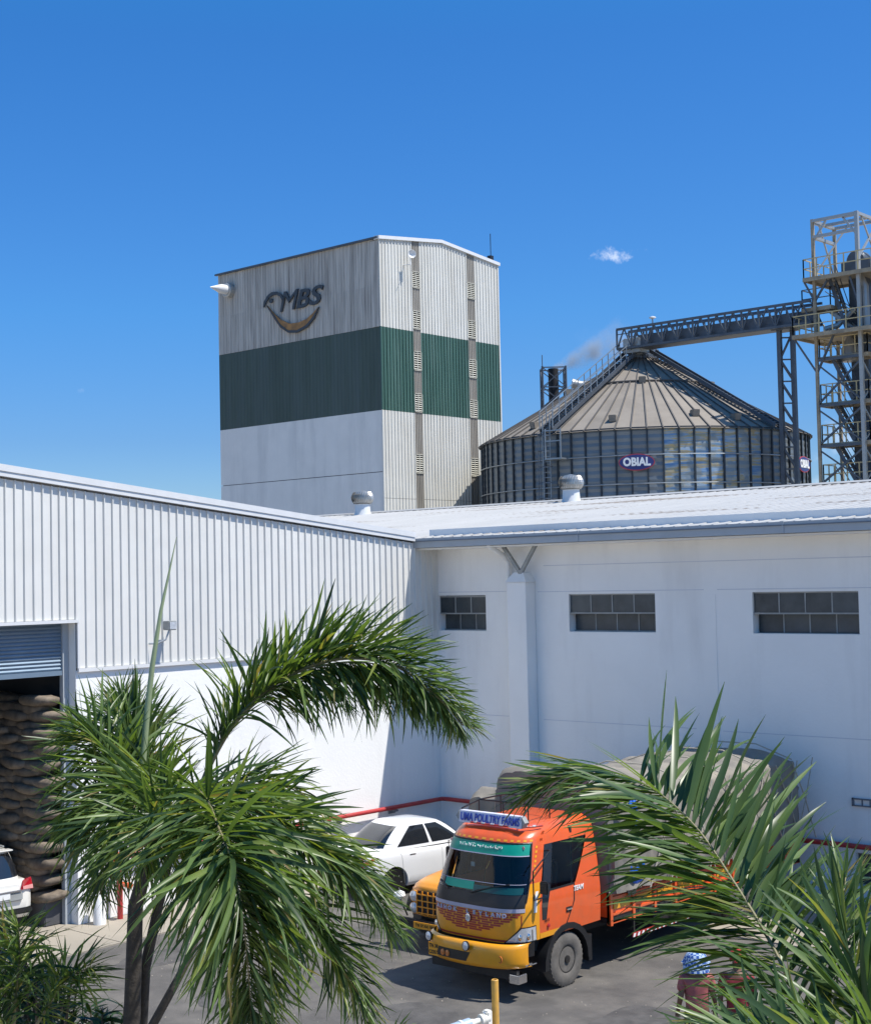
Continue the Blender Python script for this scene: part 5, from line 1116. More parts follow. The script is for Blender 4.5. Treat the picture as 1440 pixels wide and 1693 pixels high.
# tarpaulin loads
def load(name_, label, x0, x1, y0, y1, z0, z1, seed, crown=.18, dip=None):
    nu, nv = 84, max(20, int((y1-y0)*14)); b = MB(); w = x1-x0; h = z1-z0; xc = (x0+x1)/2
    prof = []
    for i in range(nu+1):
        s = i/nu*(2*h+w)
        if s < h: p = (x0, z0+s)
        elif s < h+w: a = (s-h)/w; p = (x0+w*a, z1)
        else: p = (x1, z1-(s-h-w))
        prof.append(p)
    def f(a, c):
        i = round(a*nu); px, pz = prof[i]; y = y0+(y1-y0)*c; v = Vector((px*1.0, y, pz))
        e = min(c, 1-c)*(y1-y0); rnd_ = max(0, 1-e/.22)**2
        if pz > z1-1e-6: pz += crown*(1-((px-xc)/(w/2))**2)-.0
        else:
            k = (pz-z0)/h; px += math.copysign(.07*math.sin(math.pi*min(1, k*1.15)), px-xc)
        # round the long top edges
        ed = max(0, 1-math.hypot(abs(abs(px-xc)-w/2), z1-min(pz, z1))/.13); px -= math.copysign(.04*ed, px-xc); pz -= .045*ed
        px += (xc-px)*.05*rnd_; pz -= .10*rnd_*(pz-z0)/h
        n1 = noise.noise(v*1.4+Vector((seed, 0, 0))); n2 = noise.noise(Vector((v.x*2.5, v.y*7, v.z*1.1))+Vector((0, seed, 0))); n3 = noise.noise(Vector((v.x*1.2, v.y*16, v.z*.9))); n4 = abs(noise.noise(v*3.4+Vector((3, seed, 1))))
        d = .07*n1+.09*n2+.05*n3-.10*n4
        if pz > z1-.05: d = .07*n1+.035*math.sin(y*9+n1*3+px)+.05*n2
        if dip: pz += dip(y)*max(0, (pz-z0)/h)
        return Vector((px+math.copysign(d, px-xc)*(0 if pz > z1-.05 else 1), y+(d*.6 if rnd_ else 0), pz+(d if pz > z1-.05 else 0)))
    b.grid(f, nu, nv)
    for c, s in ((0, 1), (1, -1)):
        ring = [f(i/nu, c) for i in range(nu+1)]; base = len(b.v); m_ = 7; cen = Vector((xc, ring[0].y-.02*s, z0))
        rows_ = []
        for j in range(m_+1):
            for i in range(nu+1):
                t = j/m_; q = ring[i]; dst = Vector((q.x, q.y, z0)) if True else cen
                p = Vector((q.x, q.y, q.z+(z0-q.z)*t)); p.x = q.x+(xc-q.x)*.0; p.y += -s*(.05*math.sin(math.pi*t)+.04*noise.noise(Vector((p.x*4, seed, p.z*1.2)))*(t > 0))
                rows_.append(p)
        b.add(rows_, [(j*(nu+1)+i, j*(nu+1)+i+1, (j+1)*(nu+1)+i+1, (j+1)*(nu+1)+i) for j in range(m_) for i in range(nu)])
    o = b.build(name_, M['tarp'], None, 'all'); tag(o, label, 'tarpaulin')
    return f
lf = load('tarpaulin_load', 'big grey tarpaulin roped over the tall load of the orange and yellow truck', TXL-.22, TXR+.10, 21.60, 28.35, 1.36, 3.08, 1.3, .10, lambda y: .30*max(0, 1-(y-21.6)/3.0)**1.5)
lr = thing('load_rope', 'crossed ropes tied over the grey tarpaulin of the main truck', 'rope', (TXR, 25, 1.4))
for k in range(9):
    y = 22.6+k*.68; MB().tube([(TXR+.22, y, 1.3), (TXR+.23, y+.5, 2.2), (TXR+.2, y+.9, 3.0)], .014, 5).build('rope', M['rope'], lr)
    MB().tube([(TXR+.22, y+.9, 1.3), (TXR+.235, y+.45, 2.2), (TXR+.2, y, 3.0)], .014, 5).build('rope', M['rope'], lr)
    if k % 2 == 0: MB().tube([(TXR+.19, y, 3.05), (TC+.5, y+.05, 3.32), (TC-.5, y+.05, 3.32), (TXL-.1, y, 3.05)], .014, 5).build('rope', M['rope'], lr)
def crumple(name_, label, c, sx, sy, sz, m, seed, cat):
    b = MB()
    def f(a, d):
        t = 2*math.pi*a; p = math.pi*(d-.5); v = Vector((math.cos(p)*math.cos(t), math.cos(p)*math.sin(t), math.sin(p))); k = 1+.35*noise.noise(v*2.1+Vector((seed, 0, 0)))+.18*noise.noise(v*6); return Vector(c)+Vector((v.x*sx*k, v.y*sy*k, v.z*sz*k))
    b.grid(f, 26, 16); return tag(b.build(name_, m, None, 'all'), label, cat)
crumple('blue_bundle', 'crumpled bright blue plastic bundle tied beside the front of the grey load', (TXR+.12, 22.3, 1.66), .10, .26, .20, M['blue'], 2, 'bundle')
crumple('blue_sheet', 'narrow bright blue plastic sheet hanging from the front upper edge of the grey load', (TXR+.16, 22.2, 2.66), .05, .12, .36, M['blue'], 4, 'sheet')
crumple('rope_coil', 'small grey fold of netting hanging below the tarpaulin edge behind the cab', (TXR+.06, 22.25, 1.5), .06, .16, .28, M['tarp'], 6, 'net')

# ------------------------------------------------------------------ second, bonneted truck
BX, BF = -18.78, 20.75
bt = thing('bonnet_truck', 'older bonneted truck with orange-yellow nose parked close behind the main truck cab', 'truck', (BX, BF+4, 0))
def nose(a, c):
    # a across -1..1 , c from front bottom up and back over
    x = 2*a-1
    pts = [(.0, .62), (-.03, .95), (.0, 1.16), (.10, 1.24), (.5, 1.31), (1.5, 1.42)]
    k = c*(len(pts)-1); i = min(int(k), len(pts)-2); t = k-i; y = pts[i][0]+(pts[i+1][0]-pts[i][0])*t; z = pts[i][1]+(pts[i+1][1]-pts[i][1])*t
    hw = .60+.12*c; return Vector((BX+x*hw, BF+y+.16*abs(x)**3*(1 if c < .7 else .4), z-.10*abs(x)**4*(c > .35)*1.0))
MB().grid(nose, 20, 20).build('bonnet', M['hood'], bt, 'all')
for s in (-1, 1):
    MB().grid(lambda a, c, s=s: nose(.5+.5*s, .35+.65*a)*(1-c)+Vector((BX+s*.74, BF+.2+1.3*a, .75))*c, 8, 4).build('bonnet_side', M['hood'], bt, 'all')
    MB().grid(lambda a, c, s=s: Vector((BX+s*(.70+.36*c), BF+.35+.62-math.cos(math.pi*a)*.58, .55+math.sin(math.pi*a)*.52)), 14, 2).build('fender', M['chassis'], bt, 'all')
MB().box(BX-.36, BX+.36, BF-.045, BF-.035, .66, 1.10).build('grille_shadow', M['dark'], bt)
for k in range(4): MB().box(BX-.36, BX+.36, BF-.075, BF-.047, .68+k*.115, .70+k*.115).build('grille_bar', M['hood'], bt)
for k in range(6): MB().box(BX-.36+k*.14, BX-.34+k*.14, BF-.073, BF-.046, .66, 1.1).build('grille_bar', M['hood'], bt)
for s in (-1, 1):
    for z in (.98, .76): MB().lathe([(.09, 0.02), (.10, -.05), (.08, -.06), (.06, -.075), (.01, -.09)], (BX+s*.46, BF-.0+.02, z), 'Y', 20).build('headlamp', M['lens'], bt, True); MB().lathe([(.105, .0), (.11, -.045), (.10, -.05)], (BX+s*.46, BF+.02, z), 'Y', 20).build('headlamp_rim', M['hood'], bt, True)
    wheel(bt, BX+s*.92, 21.75, .46, .26, s); wheel(bt, BX+s*.92, 27.0, .46, .26, s)
MB().box(BX-.84, BX+.84, BF-.20, BF-.08, .40, .58).build('bumper', M['chassis'], bt, bevel=.02)
MB().box(BX-.30, BX+.30, BF-.225, BF-.205, .44, .56).build('number_plate', M['yellow'], bt); text('TN 37 AX 1007', .075, M['black'], bt, (BX, BF-.228, .50), (1, 0, 0), (0, 0, 1), ext=.002, bold=.001, name='plate_letters')
MB().lathe([(.02, -.06), (.10, -.03), (.12, .02), (.10, .08), (.02, .12)], (BX-.84, BF-.02, .92), 'Z', 18).build('round_mirror', M['sign_white'], bt, True); MB().tube([(BX-.84, BF-.02, .9), (BX-.75, BF+.1, .55)], .015, 6).build('mirror_arm', M['black'], bt)
MB().box(BX-.95, BX+.90, BF+1.5, BF+2.6, .6, 1.45).build('cab_body', M['hood'], bt, bevel=.06)
MB().box(BX-.85, BX+.84, BF+1.55, BF+2.6, 1.452, 1.62).build('cab_opening', M['chassis'], bt, bevel=.04)
MB().box(BX-1.15, BX+.75, BF+2.75, 28.4, .85, 1.35).build('load_body', M['hood'], bt); MB().box(BX-.5, BX+.5, BF+.3, 28.3, .5, .75).build('chassis_rails', M['chassis'], bt)
load('tarpaulin_load', 'lower grey tarpaulin over the load of the older bonneted truck, left of the big one', BX-1.56, BX+.72, 23.65, 28.3, 1.36, 2.48, 5.1, .10)

# ------------------------------------------------------------------ cars, built in their own frame: y forward, x to the right
def car(name_, label, loc, rz, paint, kind):
    c = thing(name_, label, 'car', loc, None, True, rz)
    L_ = 4.0; W = .84
    if kind == 'sedan':
        # lower body section heights: (y, half width, z_bottom, z_belt, z_deck)
        st = [(-2.0, .60, .38, .70, .90), (-1.97, .70, .32, .80, .965), (-1.85, .78, .26, .88, 1.02), (-1.45, .83, .22, .93, 1.04), (-.9, .845, .20, .94, 1.0), (0, .85, .20, .93, .97), (.8, .85, .20, .92, .97), (1.2, .84, .2, .88, .97), (1.6, .81, .24, .80, .86), (1.9, .72, .30, .68, .74), (2.0, .55, .36, .58, .62)]
        gh = dict(yb=(-1.62, 1.10), yt=(-.82, .25), zb=.985, zt=1.50, wb=.735, wt=.56)
    else:
        st = [(-1.95, .66, .40, .80, .98), (-1.93, .76, .34, .90, 1.04), (-1.82, .82, .28, .96, 1.06), (-1.4, .85, .26, .98, 1.06), (0, .86, .25, .97, 1.02), (1.0, .85, .25, .95, 1.0), (1.5, .82, .28, .88, .92), (1.85, .72, .34, .74, .78), (1.95, .6, .4, .64, .66)]
        gh = dict(yb=(-1.84, 1.15), yt=(-1.50, .3), zb=1.03, zt=1.60, wb=.76, wt=.60)
    b = MB(); vs = []; nr_ = 17; ny = 60
    ys = [st[0][0]+(st[-1][0]-st[0][0])*i/ny for i in range(ny+1)]
    def sec(y):
        for i in range(len(st)-1):
            if y <= st[i+1][0]+1e-9: break
        a, d = st[i], st[i+1]; k = (y-a[0])/(d[0]-a[0]); k = min(1, max(0, k)); return [a[j]+(d[j]-a[j])*k for j in range(1, 5)]
    def ringp(y, q): # q 0..1 from left sill over deck to right sill
        hw, zb, zs, zd = sec(y)
        half = [(1.0*hw*.93, zb), (hw*.985, zb+.08), (hw, (zb+zs)/2), (hw*.99, zs-.07), (hw*.965, zs), (hw*.92, zs+(zd-zs)*.55), (hw*.80, zd-.005), (hw*.4, zd+.012), (0, zd+.016)]
        k = abs(2*q-1)*8; i = min(int(8-k), 7); t = (8-k)-i; a, d = half[i], half[i+1]; x = a[0]+(d[0]-a[0])*t; z = a[1]+(d[1]-a[1])*t
        return Vector((math.copysign(x, q-.5) if x else 0, y, z))
    b.grid(lambda a, d: ringp(ys[round(d*ny)], a), 32, ny)
    # close ends and bottom
    for yy in (ys[0], ys[-1]): b.add([ringp(yy, i/32) for i in range(33)], [tuple(range(33))])
    b.add([ringp(y, 0) for y in ys]+[ringp(y, 1) for y in ys], [(i, i+1, ny+2+i, ny+1+i) for i in range(ny)])
    bm = bmesh.new(); me = b.mesh('body', paint, 'all'); bm.from_mesh(me); bmesh.ops.remove_doubles(bm, verts=bm.verts, dist=.0005); bmesh.ops.recalc_face_normals(bm, faces=bm.faces); bm.to_mesh(me); bm.free()
    body = link('body', me, c)
    wy = (-1.22, 1.22); cb = MB()
    for y in wy: cb.lathe([(.36, -1.2), (.36, 1.2)], (0, y, .31), 'X', 32)
    cut(body, MB().lathe([(.355, -1.2), (.355, 1.2)], (0, wy[0], .31), 'X', 32)); cut(body, MB().lathe([(.355, -1.2), (.355, 1.2)], (0, wy[1], .31), 'X', 32))
    body.data.materials.clear(); body.data.materials.append(paint)
    MB().box(-.62, .62, -1.8, 1.75, .2, .8).build('underbody', M['chassis'], c)
    # greenhouse: superellipse rings
    def gp(q, v, off=0):
        vv = v; y0_ = gh['yb'][0]+(gh['yt'][0]-gh['yb'][0])*vv**1.0; y1_ = gh['yb'][1]+(gh['yt'][1]-gh['yb'][1])*vv; hw = gh['wb']+(gh['wt']-gh['wb'])*vv; z = gh['zb']+(gh['zt']-gh['zb'])*(1-(1-vv)**1.35 if vv < 1 else 1)
        if vv > 1: sh = vv-1; hw = gh['wt']*(1-sh); z = gh['zt']+.05*(1-(1-sh)**2); m_ = (gh['yt'][0]+gh['yt'][1])/2; y0_ = gh['yt'][0]+(m_-gh['yt'][0])*sh; y1_ = gh['yt'][1]+(m_-gh['yt'][1])*sh
        yc = (y0_+y1_)/2; hy = (y1_-y0_)/2; t = 2*math.pi*q; e = .42; cx, sy = math.cos(t), math.sin(t)
        return Vector((math.copysign(abs(cx)**e, cx)*(hw+off), yc+math.copysign(abs(sy)**e, sy)*(hy+off), z+(off if vv >= 1 else 0)))
    vv_ = [0, .15, .3, .45, .6, .75, .88, .96, 1.0, 1.08, 1.25, 1.5, 1.8, 1.99]
    g = MB(); nq = 96
    vs = [gp(i/nq, v) for v in vv_ for i in range(nq)]
    g.add(vs, [(j*nq+i, j*nq+(i+1) % nq, (j+1)*nq+(i+1) % nq, (j+1)*nq+i) for j in range(len(vv_)-1) for i in range(nq)]+[tuple((len(vv_)-1)*nq+i for i in range(nq))])
    g.build('roof', paint, c, 'all')
    def inv(x, y, s):   # q of a side point at given y fraction
        return None
    def side_glass(f0, f1, f0t, f1t, v0, v1, s):
        def f(a, d):
            v = v0+(v1-v0)*d; fa = f0+(f0t-f0)*d; fb = f1+(f1t-f1)*d; fr = fa+(fb-fa)*a   # -1 rear .. 1 front along side
            sy = fr; e = .42; sn = math.copysign(abs(sy)**(1/e), sy); cs = math.sqrt(max(0, 1-sn*sn)); q = math.atan2(sn, cs*s)/(2*math.pi)
            return gp(q, v, .006)
        return MB().grid(f, 14, 6).build('side_window', M['carglass'], c, 'all')
    def end_glass(s, w0, w1, v0, v1, nm):
        def f(a, d):
            v = v0+(v1-v0)*d; fx = (2*a-1)*(w0+(w1-w0)*d); e = .42; cn_ = math.copysign(abs(fx)**(1/e), fx); sn = s*math.sqrt(max(0, 1-cn_*cn_)); q = math.atan2(sn, cn_)/(2*math.pi); return gp(q, v, .006)
        return MB().grid(f, 18, 8).build(nm, M['carglass'], c, 'all')
    for s in (-1, 1):
        side_glass(-.62, .08, -.50, .06, .10, .84, s); side_glass(.15, .80, .13, .62, .10, .84, s)
        if kind != 'sedan': side_glass(-.90, -.68, -.86, -.60, .12, .80, s)
        # door lines, handles
        for y in (-.95, .12, 1.0):
            pts = [ringp(y+(.10 if y == -.95 else 0)*(1-k/6)*1, (.5+s*(.5-.5*0)) if False else (.5+s*.5*(1-(.0+.24*k/6)*1.0)))+Vector((s*.002, 0, 0)) for k in range(0, 13)]
            pts = [ringp(y+(-.12*k/12 if y < -.5 else 0), .5+s*(.46-.24*k/12))+Vector((s*.001, 0, 0)) for k in range(13)]
            MB().tube(pts, .004, 4).build('door_line', M['frame'], c)
        for y in (-.72, .36):
            p = ringp(y, .5+s*.26); MB().box(p.x-.025*1, p.x+.025, y-.09, y+.09, .86, .885).build('door_handle', M['chrome'], c, bevel=.008)
            MB().lathe([(.055, 0), (.05, s*.004)], (ringp(y, .5+s*.27).x+s*.002, y-.01, .85), 'X', 14).build('handle_cup', M['frame'], c)
        # tail lamps
        def tl(a, d):
            yy = -1.995+.42*a*(1-.35*d)+.03*d
            q = .5+s*(.12+.16*(1-d)+.05*a) if kind == 'sedan' else .5+s*(.15+.17*(1-d))
            p = ringp(yy+.0, q); return p+Vector((s*.012, -.012 if a < .3 else 0, 0))
        if kind == 'sedan':
            b2 = MB(); b2.grid(lambda a, d: ringp(-1.985+.36*a*(.4+.6*d), .5+s*(.245+.07*(1-d)-.0*a))+Vector((s*.010, -.012, .004)), 10, 5); b2.build('tail_lamp', M['taillight'], c, 'all')
            MB().box(min(s*.30, s*.70), max(s*.30, s*.70), -2.012, -1.97, .80, .90).build('tail_lamp_inner', M['taillight'], c, bevel=.015)
            p = ringp(-1.93, .5+s*.27); MB().lathe([(.045, -.02), (.04, s*0-.028)], (s*.62, -1.995, .87), 'Y', 12).build('reversing_lens', M['lens'], c)
        else:
            MB().hexa([(s*.50, -1.99, .86), (s*.84, -1.90, .83), (s*.86, -1.70, .90), (s*.60, -1.86, .92)], [(s*.56, -1.975, 1.04), (s*.80, -1.88, 1.08), (s*.80, -1.70, 1.04), (s*.62, -1.84, 1.04)]).build('tail_lamp', M['taillight'], c, bevel=.01)
            MB().hexa([(s*.56, -2.0, .87), (s*.82, -1.925, .85), (s*.82, -1.92, .85), (s*.56, -1.99, .87)], [(s*.56, -1.99, .93), (s*.82, -1.91, .93), (s*.82, -1.9, .93), (s*.56, -1.98, .93)]).build('lamp_lower_lens', M['pink'], c)
        p = ringp(.95, .5+s*.24); MB().box(p.x-.04, p.x+.04+s*.0, .9, 1.0, .97, 1.0).box(min(p.x, p.x+s*.2), max(p.x, p.x+s*.2), .88, .98, .98, 1.1).build('door_mirror', paint, c, bevel=.02)
        for y in wy:
            x = s*(W-.12); wt = thing('wheel', None, None, (x, y, .31), None, True); wt.parent = c; wt.pop('label', None); wt.pop('category', None)
            r, w = .31, .2
            MB().lathe([(r*.62, -w/2*s), (r*.93, -w/2*s), (r, -w*.3*s), (r, w*.3*s), (r*.93, w/2*s), (r*.62, w/2*s)], (0, 0, 0), 'X', 32).build('tyre', M['black'], wt, True)
            MB().lathe([(r*.64, w*.42*s), (r*.60, w*.48*s), (r*.5, w*.2*s), (r*.15, w*.22*s), (r*.14, w*.42*s), (.01, w*.44*s)], (0, 0, 0), 'X', 24).build('rim', M['chassis'], wt, True)
            for k in range(7): t = 2*math.pi*k/7; MB().bar((w*.38*s, math.cos(t)*.03, math.sin(t)*.03), (w*.42*s, math.cos(t)*r*.6, math.sin(t)*r*.6), .035, .02).build('rim_spoke', M['steel_l'], wt)
    end_glass(-1, .86, .80, .10, .86, 'rear_window'); end_glass(1, .86, .80, .10, .86, 'windscreen')
    # tailgate line, plate, bumper
    zz = .60 if kind == 'sedan' else .72
    MB().box(-.26, .26, -2.02, -1.985, zz, zz+.12).build('number_plate', M['sign_white'], c)
    if kind != 'sedan':
        MB().box(-.52, .52, -2.03, -1.96, .84, .875).build('chrome_strip', M['chrome'], c, bevel=.01); MB().box(-.55, .55, -2.01, -1.95, .66, .82).build('plate_recess', M['frame'], c, bevel=.02)
        MB().box(-.78, .78, -1.985, -1.86, .38, .5).build('lower_bumper', M['black'], c, bevel=.03); MB().box(-.55, .55, -1.62, -1.42, 1.60, 1.63).build('roof_spoiler', paint, c, bevel=.012)
        for s in (-1, 1): MB().tube([(s*.50, -1.3, 1.66), (s*.50, -.2, 1.68), (s*.48, .3, 1.63)], .018, 6).build('roof_rail', M['frame'], c)
    else:
        MB().box(-.66, .66, -2.0, -1.9, .34, .42).build('lower_bumper', M['black'], c, bevel=.03)
        MB().tube([(-.70, -1.88, 1.015), (-.3, -1.93, 1.02), (.3, -1.93, 1.02), (.70, -1.88, 1.015)], .006, 4).build('boot_line', M['frame'], c)
        MB().lathe([(.04, 0), (.035, -.01)], (0, -2.005, .86), 'Y', 14).build('round_badge', M['chrome'], c)
    for s in (-.5, .5): MB().tube([gp(.75+s*.0, .1, .012)+Vector((s*.0, 0, .0)), gp(.73, .35, .014)], .007, 4).build('rear_wiper', M['black'], c) if (kind != 'sedan' and s > 0) else None
    return c
th = R(-9); hd_ = Vector((-math.sin(th), math.cos(th), 0)); rtv = Vector((math.cos(th), math.sin(th), 0))
rr_ = Vector((-22.38, 23.08, 0)); cl = rr_+hd_*1.9-rtv*.78+Vector((-.36, 0, 0))
car('sedan_car', 'white sedan seen from its rear corner, parked between the truck cab and the red pipe', (cl.x, cl.y, .005), th, M['white'], 'sedan')
th = R(90-4); rr_ = Vector((-26.45, 17.05, 0)); hd_ = Vector((-math.sin(th), math.cos(th), 0)); rtv = Vector((math.cos(th), math.sin(th), 0)); cl = rr_+hd_*1.9-rtv*.80
car('hatchback_car', 'cream white hatchback at the left edge, nosed into the shutter doorway', (cl.x, cl.y, .022), th, M['cream'], 'hatch')

# ------------------------------------------------------------------ yellow post with pipe fitting
PT = at(818, 1620, 9.0)
yp = thing('yellow_post', 'slim yellow post with a bare round top rising in front of the truck', 'post', (PT.x, PT.y, 0))
MB().lathe([(.022, 0), (.022, PT.z-.004), (.018, PT.z), (.014, PT.z-.001), (.014, PT.z-.02)], (PT.x, PT.y, 0), n=16).build('post', M['post'], yp, True)
fx = at(807, 1683, 8.95)
ft = thing('pipe_fitting', 'white plastic fitting with a pale blue barrel clamped to the yellow post', 'pipe fitting', fx)
dl = (at(750, 1703, 8.8)-fx); dl.normalize(); rr3 = RT.copy()
b = MB(); q = fx+dl*.0
MB().box(fx.x-.028, fx.x+.022, fx.y-.03, fx.y+.02, fx.z-.09, fx.z+.045).build('clamp_body', M['pvc'], ft, bevel=.008)
for z in (-.05, -.01, .03): MB().lathe([(.009, 0), (.008, -.008)], (fx.x-.005, fx.y-.03, fx.z+z), 'Y', 8).build('screw', M['chrome'], ft)
MB().tube([q, q+dl*.04], .030, 16).build('collar', M['pvc'], ft, True); MB().tube([q+dl*.045, q+dl*.06], .034, 16).build('collar', M['pvc'], ft, True)
MB().tube([q+dl*.06, q+dl*.10, q+dl*.14], [.016, .018, .030], 16).build('neck', M['pvc'], ft, True)
MB().tube([q+dl*.14, q+dl*.34], .036, 20).build('barrel', M['pvcblue'], ft, True); MB().tube([q+dl*.20, q+dl*.215], .040, 20).build('ring', M['pvc'], ft, True)
MB().tube([q+dl*.12, q+dl*.12+Vector((.0, 0, -.3))], .014, 12).build('side_pipe', M['pvc'], ft, True)

# ------------------------------------------------------------------ two people walking below the right palm
def skin(name_, chains, m, parent, sub=2, root=0):
    vs = []; es = []; rs_ = []; idx = {}
    for ch_ in chains:
        pr = None
        for p, r in ch_:
            k = tuple(round(c, 4) for c in p)
            if k not in idx: idx[k] = len(vs); vs.append(p); rs_.append(r)
            if pr is not None: es.append((pr, idx[k]))
            pr = idx[k]
    me = bpy.data.meshes.new(name_); me.from_pydata(vs, es, []); o = link(name_, me, parent); me.materials.append(m)
    md = o.modifiers.new('s', 'SKIN'); md.use_smooth_shade = True
    for i, r in enumerate(rs_): me.skin_vertices[0].data[i].radius = (r, r) if not isinstance(r, tuple) else r
    me.skin_vertices[0].data[root].use_root = True
    sb_ = o.modifiers.new('u', 'SUBSURF'); sb_.levels = sub; sb_.render_levels = sub
    apply_mods(o); o.data.materials.clear(); o.data.materials.append(m); return o
def person(label, loc, rz, shirt, pants, head):
    p = thing('person', label, 'person', loc, None, True, rz)
    ln = .16
    tor = [((0, 0, .95), .13), ((0, .02, 1.12), (.15, .115)), ((0, .02, 1.30), (.17, .125)), ((0, .0, 1.42), (.12, .09)), ((0, .01, 1.50), .05), ((0, .03, 1.58), .07), ((0, .04, 1.68), .085)]
    ch_ = [tor]
    for s in (-1, 1):
        k = 1 if s > 0 else -1
        hand = (s*.26, .20+.06*k, .92); ch_.append([((0, 0, 1.42), (.12, .09)), ((s*.17, 0, 1.41), .055), ((s*.23, -.02+.03*k, 1.14), .042), (hand, .030), ((s*.262, .24+.06*k, .87), (.036, .02))])
        ft_ = .22*k
        ch_.append([((0, 0, .95), .13), ((s*.10, .02, .86), .085), ((s*.105, .06+ft_*.5, .50), .055), ((s*.105, ft_*.9-.03, .09), .04), ((s*.11, ft_*.9+.10, .03), (.045, .025))])
    skin('body', ch_, M['skin'], p)
    for s in (-1, 1):
        k = 1 if s > 0 else -1; hx, hy, hz = s*.262, .24+.06*k, .87
        for j in range(4):
            x = hx+(j-1.5)*.018*s; skin('finger', [[((x, hy, hz), .010), ((x, hy+.03, hz-.035), .009), ((x, hy+.03, hz-.06-.006*(j in (1, 2))), .008)]], M['skin'], p, 1)
        skin('thumb', [[((hx-s*.02, hy-.01, hz+.02), .011), ((hx-s*.045, hy+.02, hz), .010), ((hx-s*.05, hy+.035, hz-.02), .008)]], M['skin'], p, 1)
    sh = [[((0, 0, .90), (.165, .13)), ((0, .02, 1.12), (.175, .14)), ((0, .02, 1.31), (.195, .145)), ((0, 0, 1.43), (.13, .10))]]
    for s in (-1, 1): k = 1 if s > 0 else -1; sh.append([((0, 0, 1.43), (.13, .10)), ((s*.18, 0, 1.415), .075), ((s*.225, -.01+.02*k, 1.22), .065)])
    skin('shirt', sh, shirt, p)
    pn = [[((0, 0, .98), (.15, .12))]]
    for s in (-1, 1): k = 1 if s > 0 else -1; pn.append([((0, 0, .98), (.15, .12)), ((s*.10, .02, .84), .10), ((s*.105, .06+.11*k, .50), .075), ((s*.105, .19*k-.03, .14), .065)])
    skin('trousers', pn, pants, p)
    for s in (-1, 1):
        MB().lathe([(.006, -.012), (.012, 0), (.006, .012)], (s*.032, .118, 1.66), 'Y', 8).build('eye', M['sign_white'], p, True); MB().lathe([(.01, -.03), (.02, 0), (.01, .03)], (s*.088, .03, 1.645), 'Z', 8).build('ear', M['skin'], p, True)
        k = 1 if s > 0 else -1; MB().box(s*.11-.045, s*.11+.045, .19*k-.1, .19*k+.16, 0, .03).build('sandal', M['chassis'], p, bevel=.01)
    MB().hexa([(-.012, .115, 1.62), (.012, .115, 1.62), (.016, .145, 1.615), (-.016, .145, 1.615)], [(-.006, .12, 1.66), (.006, .12, 1.66), (.006, .125, 1.66), (-.006, .125, 1.66)]).build('nose', M['skin'], p)
    if head == 'check':
        b = MB(); b.grid(lambda a, d: Vector((0, .03, 1.69))+Vector((math.cos(2*math.pi*a)*(.105+.13*max(0, d-.3)+.012*math.sin(14*math.pi*a)*d)*math.sin(math.pi*.5*min(1, d*1.4+.02)), math.sin(2*math.pi*a)*(.125+.08*max(0, d-.35))*math.sin(math.pi*.5*min(1, d*1.4+.02)), .085*math.cos(math.pi*.5*min(1, d*1.3))-(.16+.22*(math.sin(2*math.pi*a) < -.2))*max(0, d-.5))), 40, 12); b.build('head_cloth', M['check'], p, 'all')
    else:
        b = MB(); b.grid(lambda a, d: Vector((0, .035, 1.68))+Vector((math.cos(2*math.pi*a)*(.108+.012*math.sin(8*math.pi*a+4*d))*math.sin(math.pi*.55*d), math.sin(2*math.pi*a)*(.118+.012*math.sin(10*math.pi*a))*math.sin(math.pi*.55*d), .12*math.cos(math.pi*.55*d))), 40, 12); b.build('head_scarf', M['scarf'], p, 'all')
        b = MB(); b.tube([(0, -.08, 1.69), (.02, -.13, 1.66), (.01, -.15, 1.56)], [.03, .025, .012], 8).build('scarf_tail', M['scarf'], p, True)
    b = MB(); b.grid(lambda a, d: Vector((0, .03, 1.67))+Vector((math.cos(2*math.pi*a)*.096*math.sin(math.pi*.5*d), math.sin(2*math.pi*a)*.10*math.sin(math.pi*.5*d)-.008, .105*math.cos(math.pi*.5*d))), 24, 8); b.build('hair', M['hair'], p, 'all')
p1 = hit(1150, 1570, 2, 1.80); p2 = hit(1215, 1572, 2, 1.78)
person('person with a blue checked cloth over the head, faded red shirt and maroon trousers', (p1.x, p1.y, 0), R(35), M['shirt1'], M['pants1'], 'check')
person('person in a red head scarf, dark red shirt and blue jeans, walking beside the other', (p2.x+.02, p2.y, 0), R(20), M['shirt2'], M['jeans'], 'scarf')
# ------------------------------------------------------------------ palms
def leafmesh(i, m):
    r = random.Random(40+i); mb = MB(); n = 7; w = .043; droop = [.12, .30, .45, .20, .62, .05][i]; side = [.08, -.14, .18, -.06, .0, .22][i]
    vs = []
    for k in range(n+1):
        t = k/n; ww = w*(math.sin(math.pi*min(1, (t*.92+.06))**.8)**.8) if t < .98 else .002
        tw = .5*t*(1 if i % 2 else -1)
        z = -droop*t*t; x = side*t*t
        c, s = math.cos(tw), math.sin(tw)
        for a in (-1, 0, 1): vs.append((x+a*ww*c, t*(1-.12*droop*t), z+a*ww*s+abs(a)*.3*ww))
    mb.add(vs, [(3*k+j, 3*k+j+1, 3*k+j+4, 3*k+j+3) for k in range(n) for j in range(2)])
    me = bpy.data.meshes.new('leaflet'); me.from_pydata(mb.v, [], mb.f); me.materials.append(m)
    for p in me.polygons: p.use_smooth = True
    return me, mb
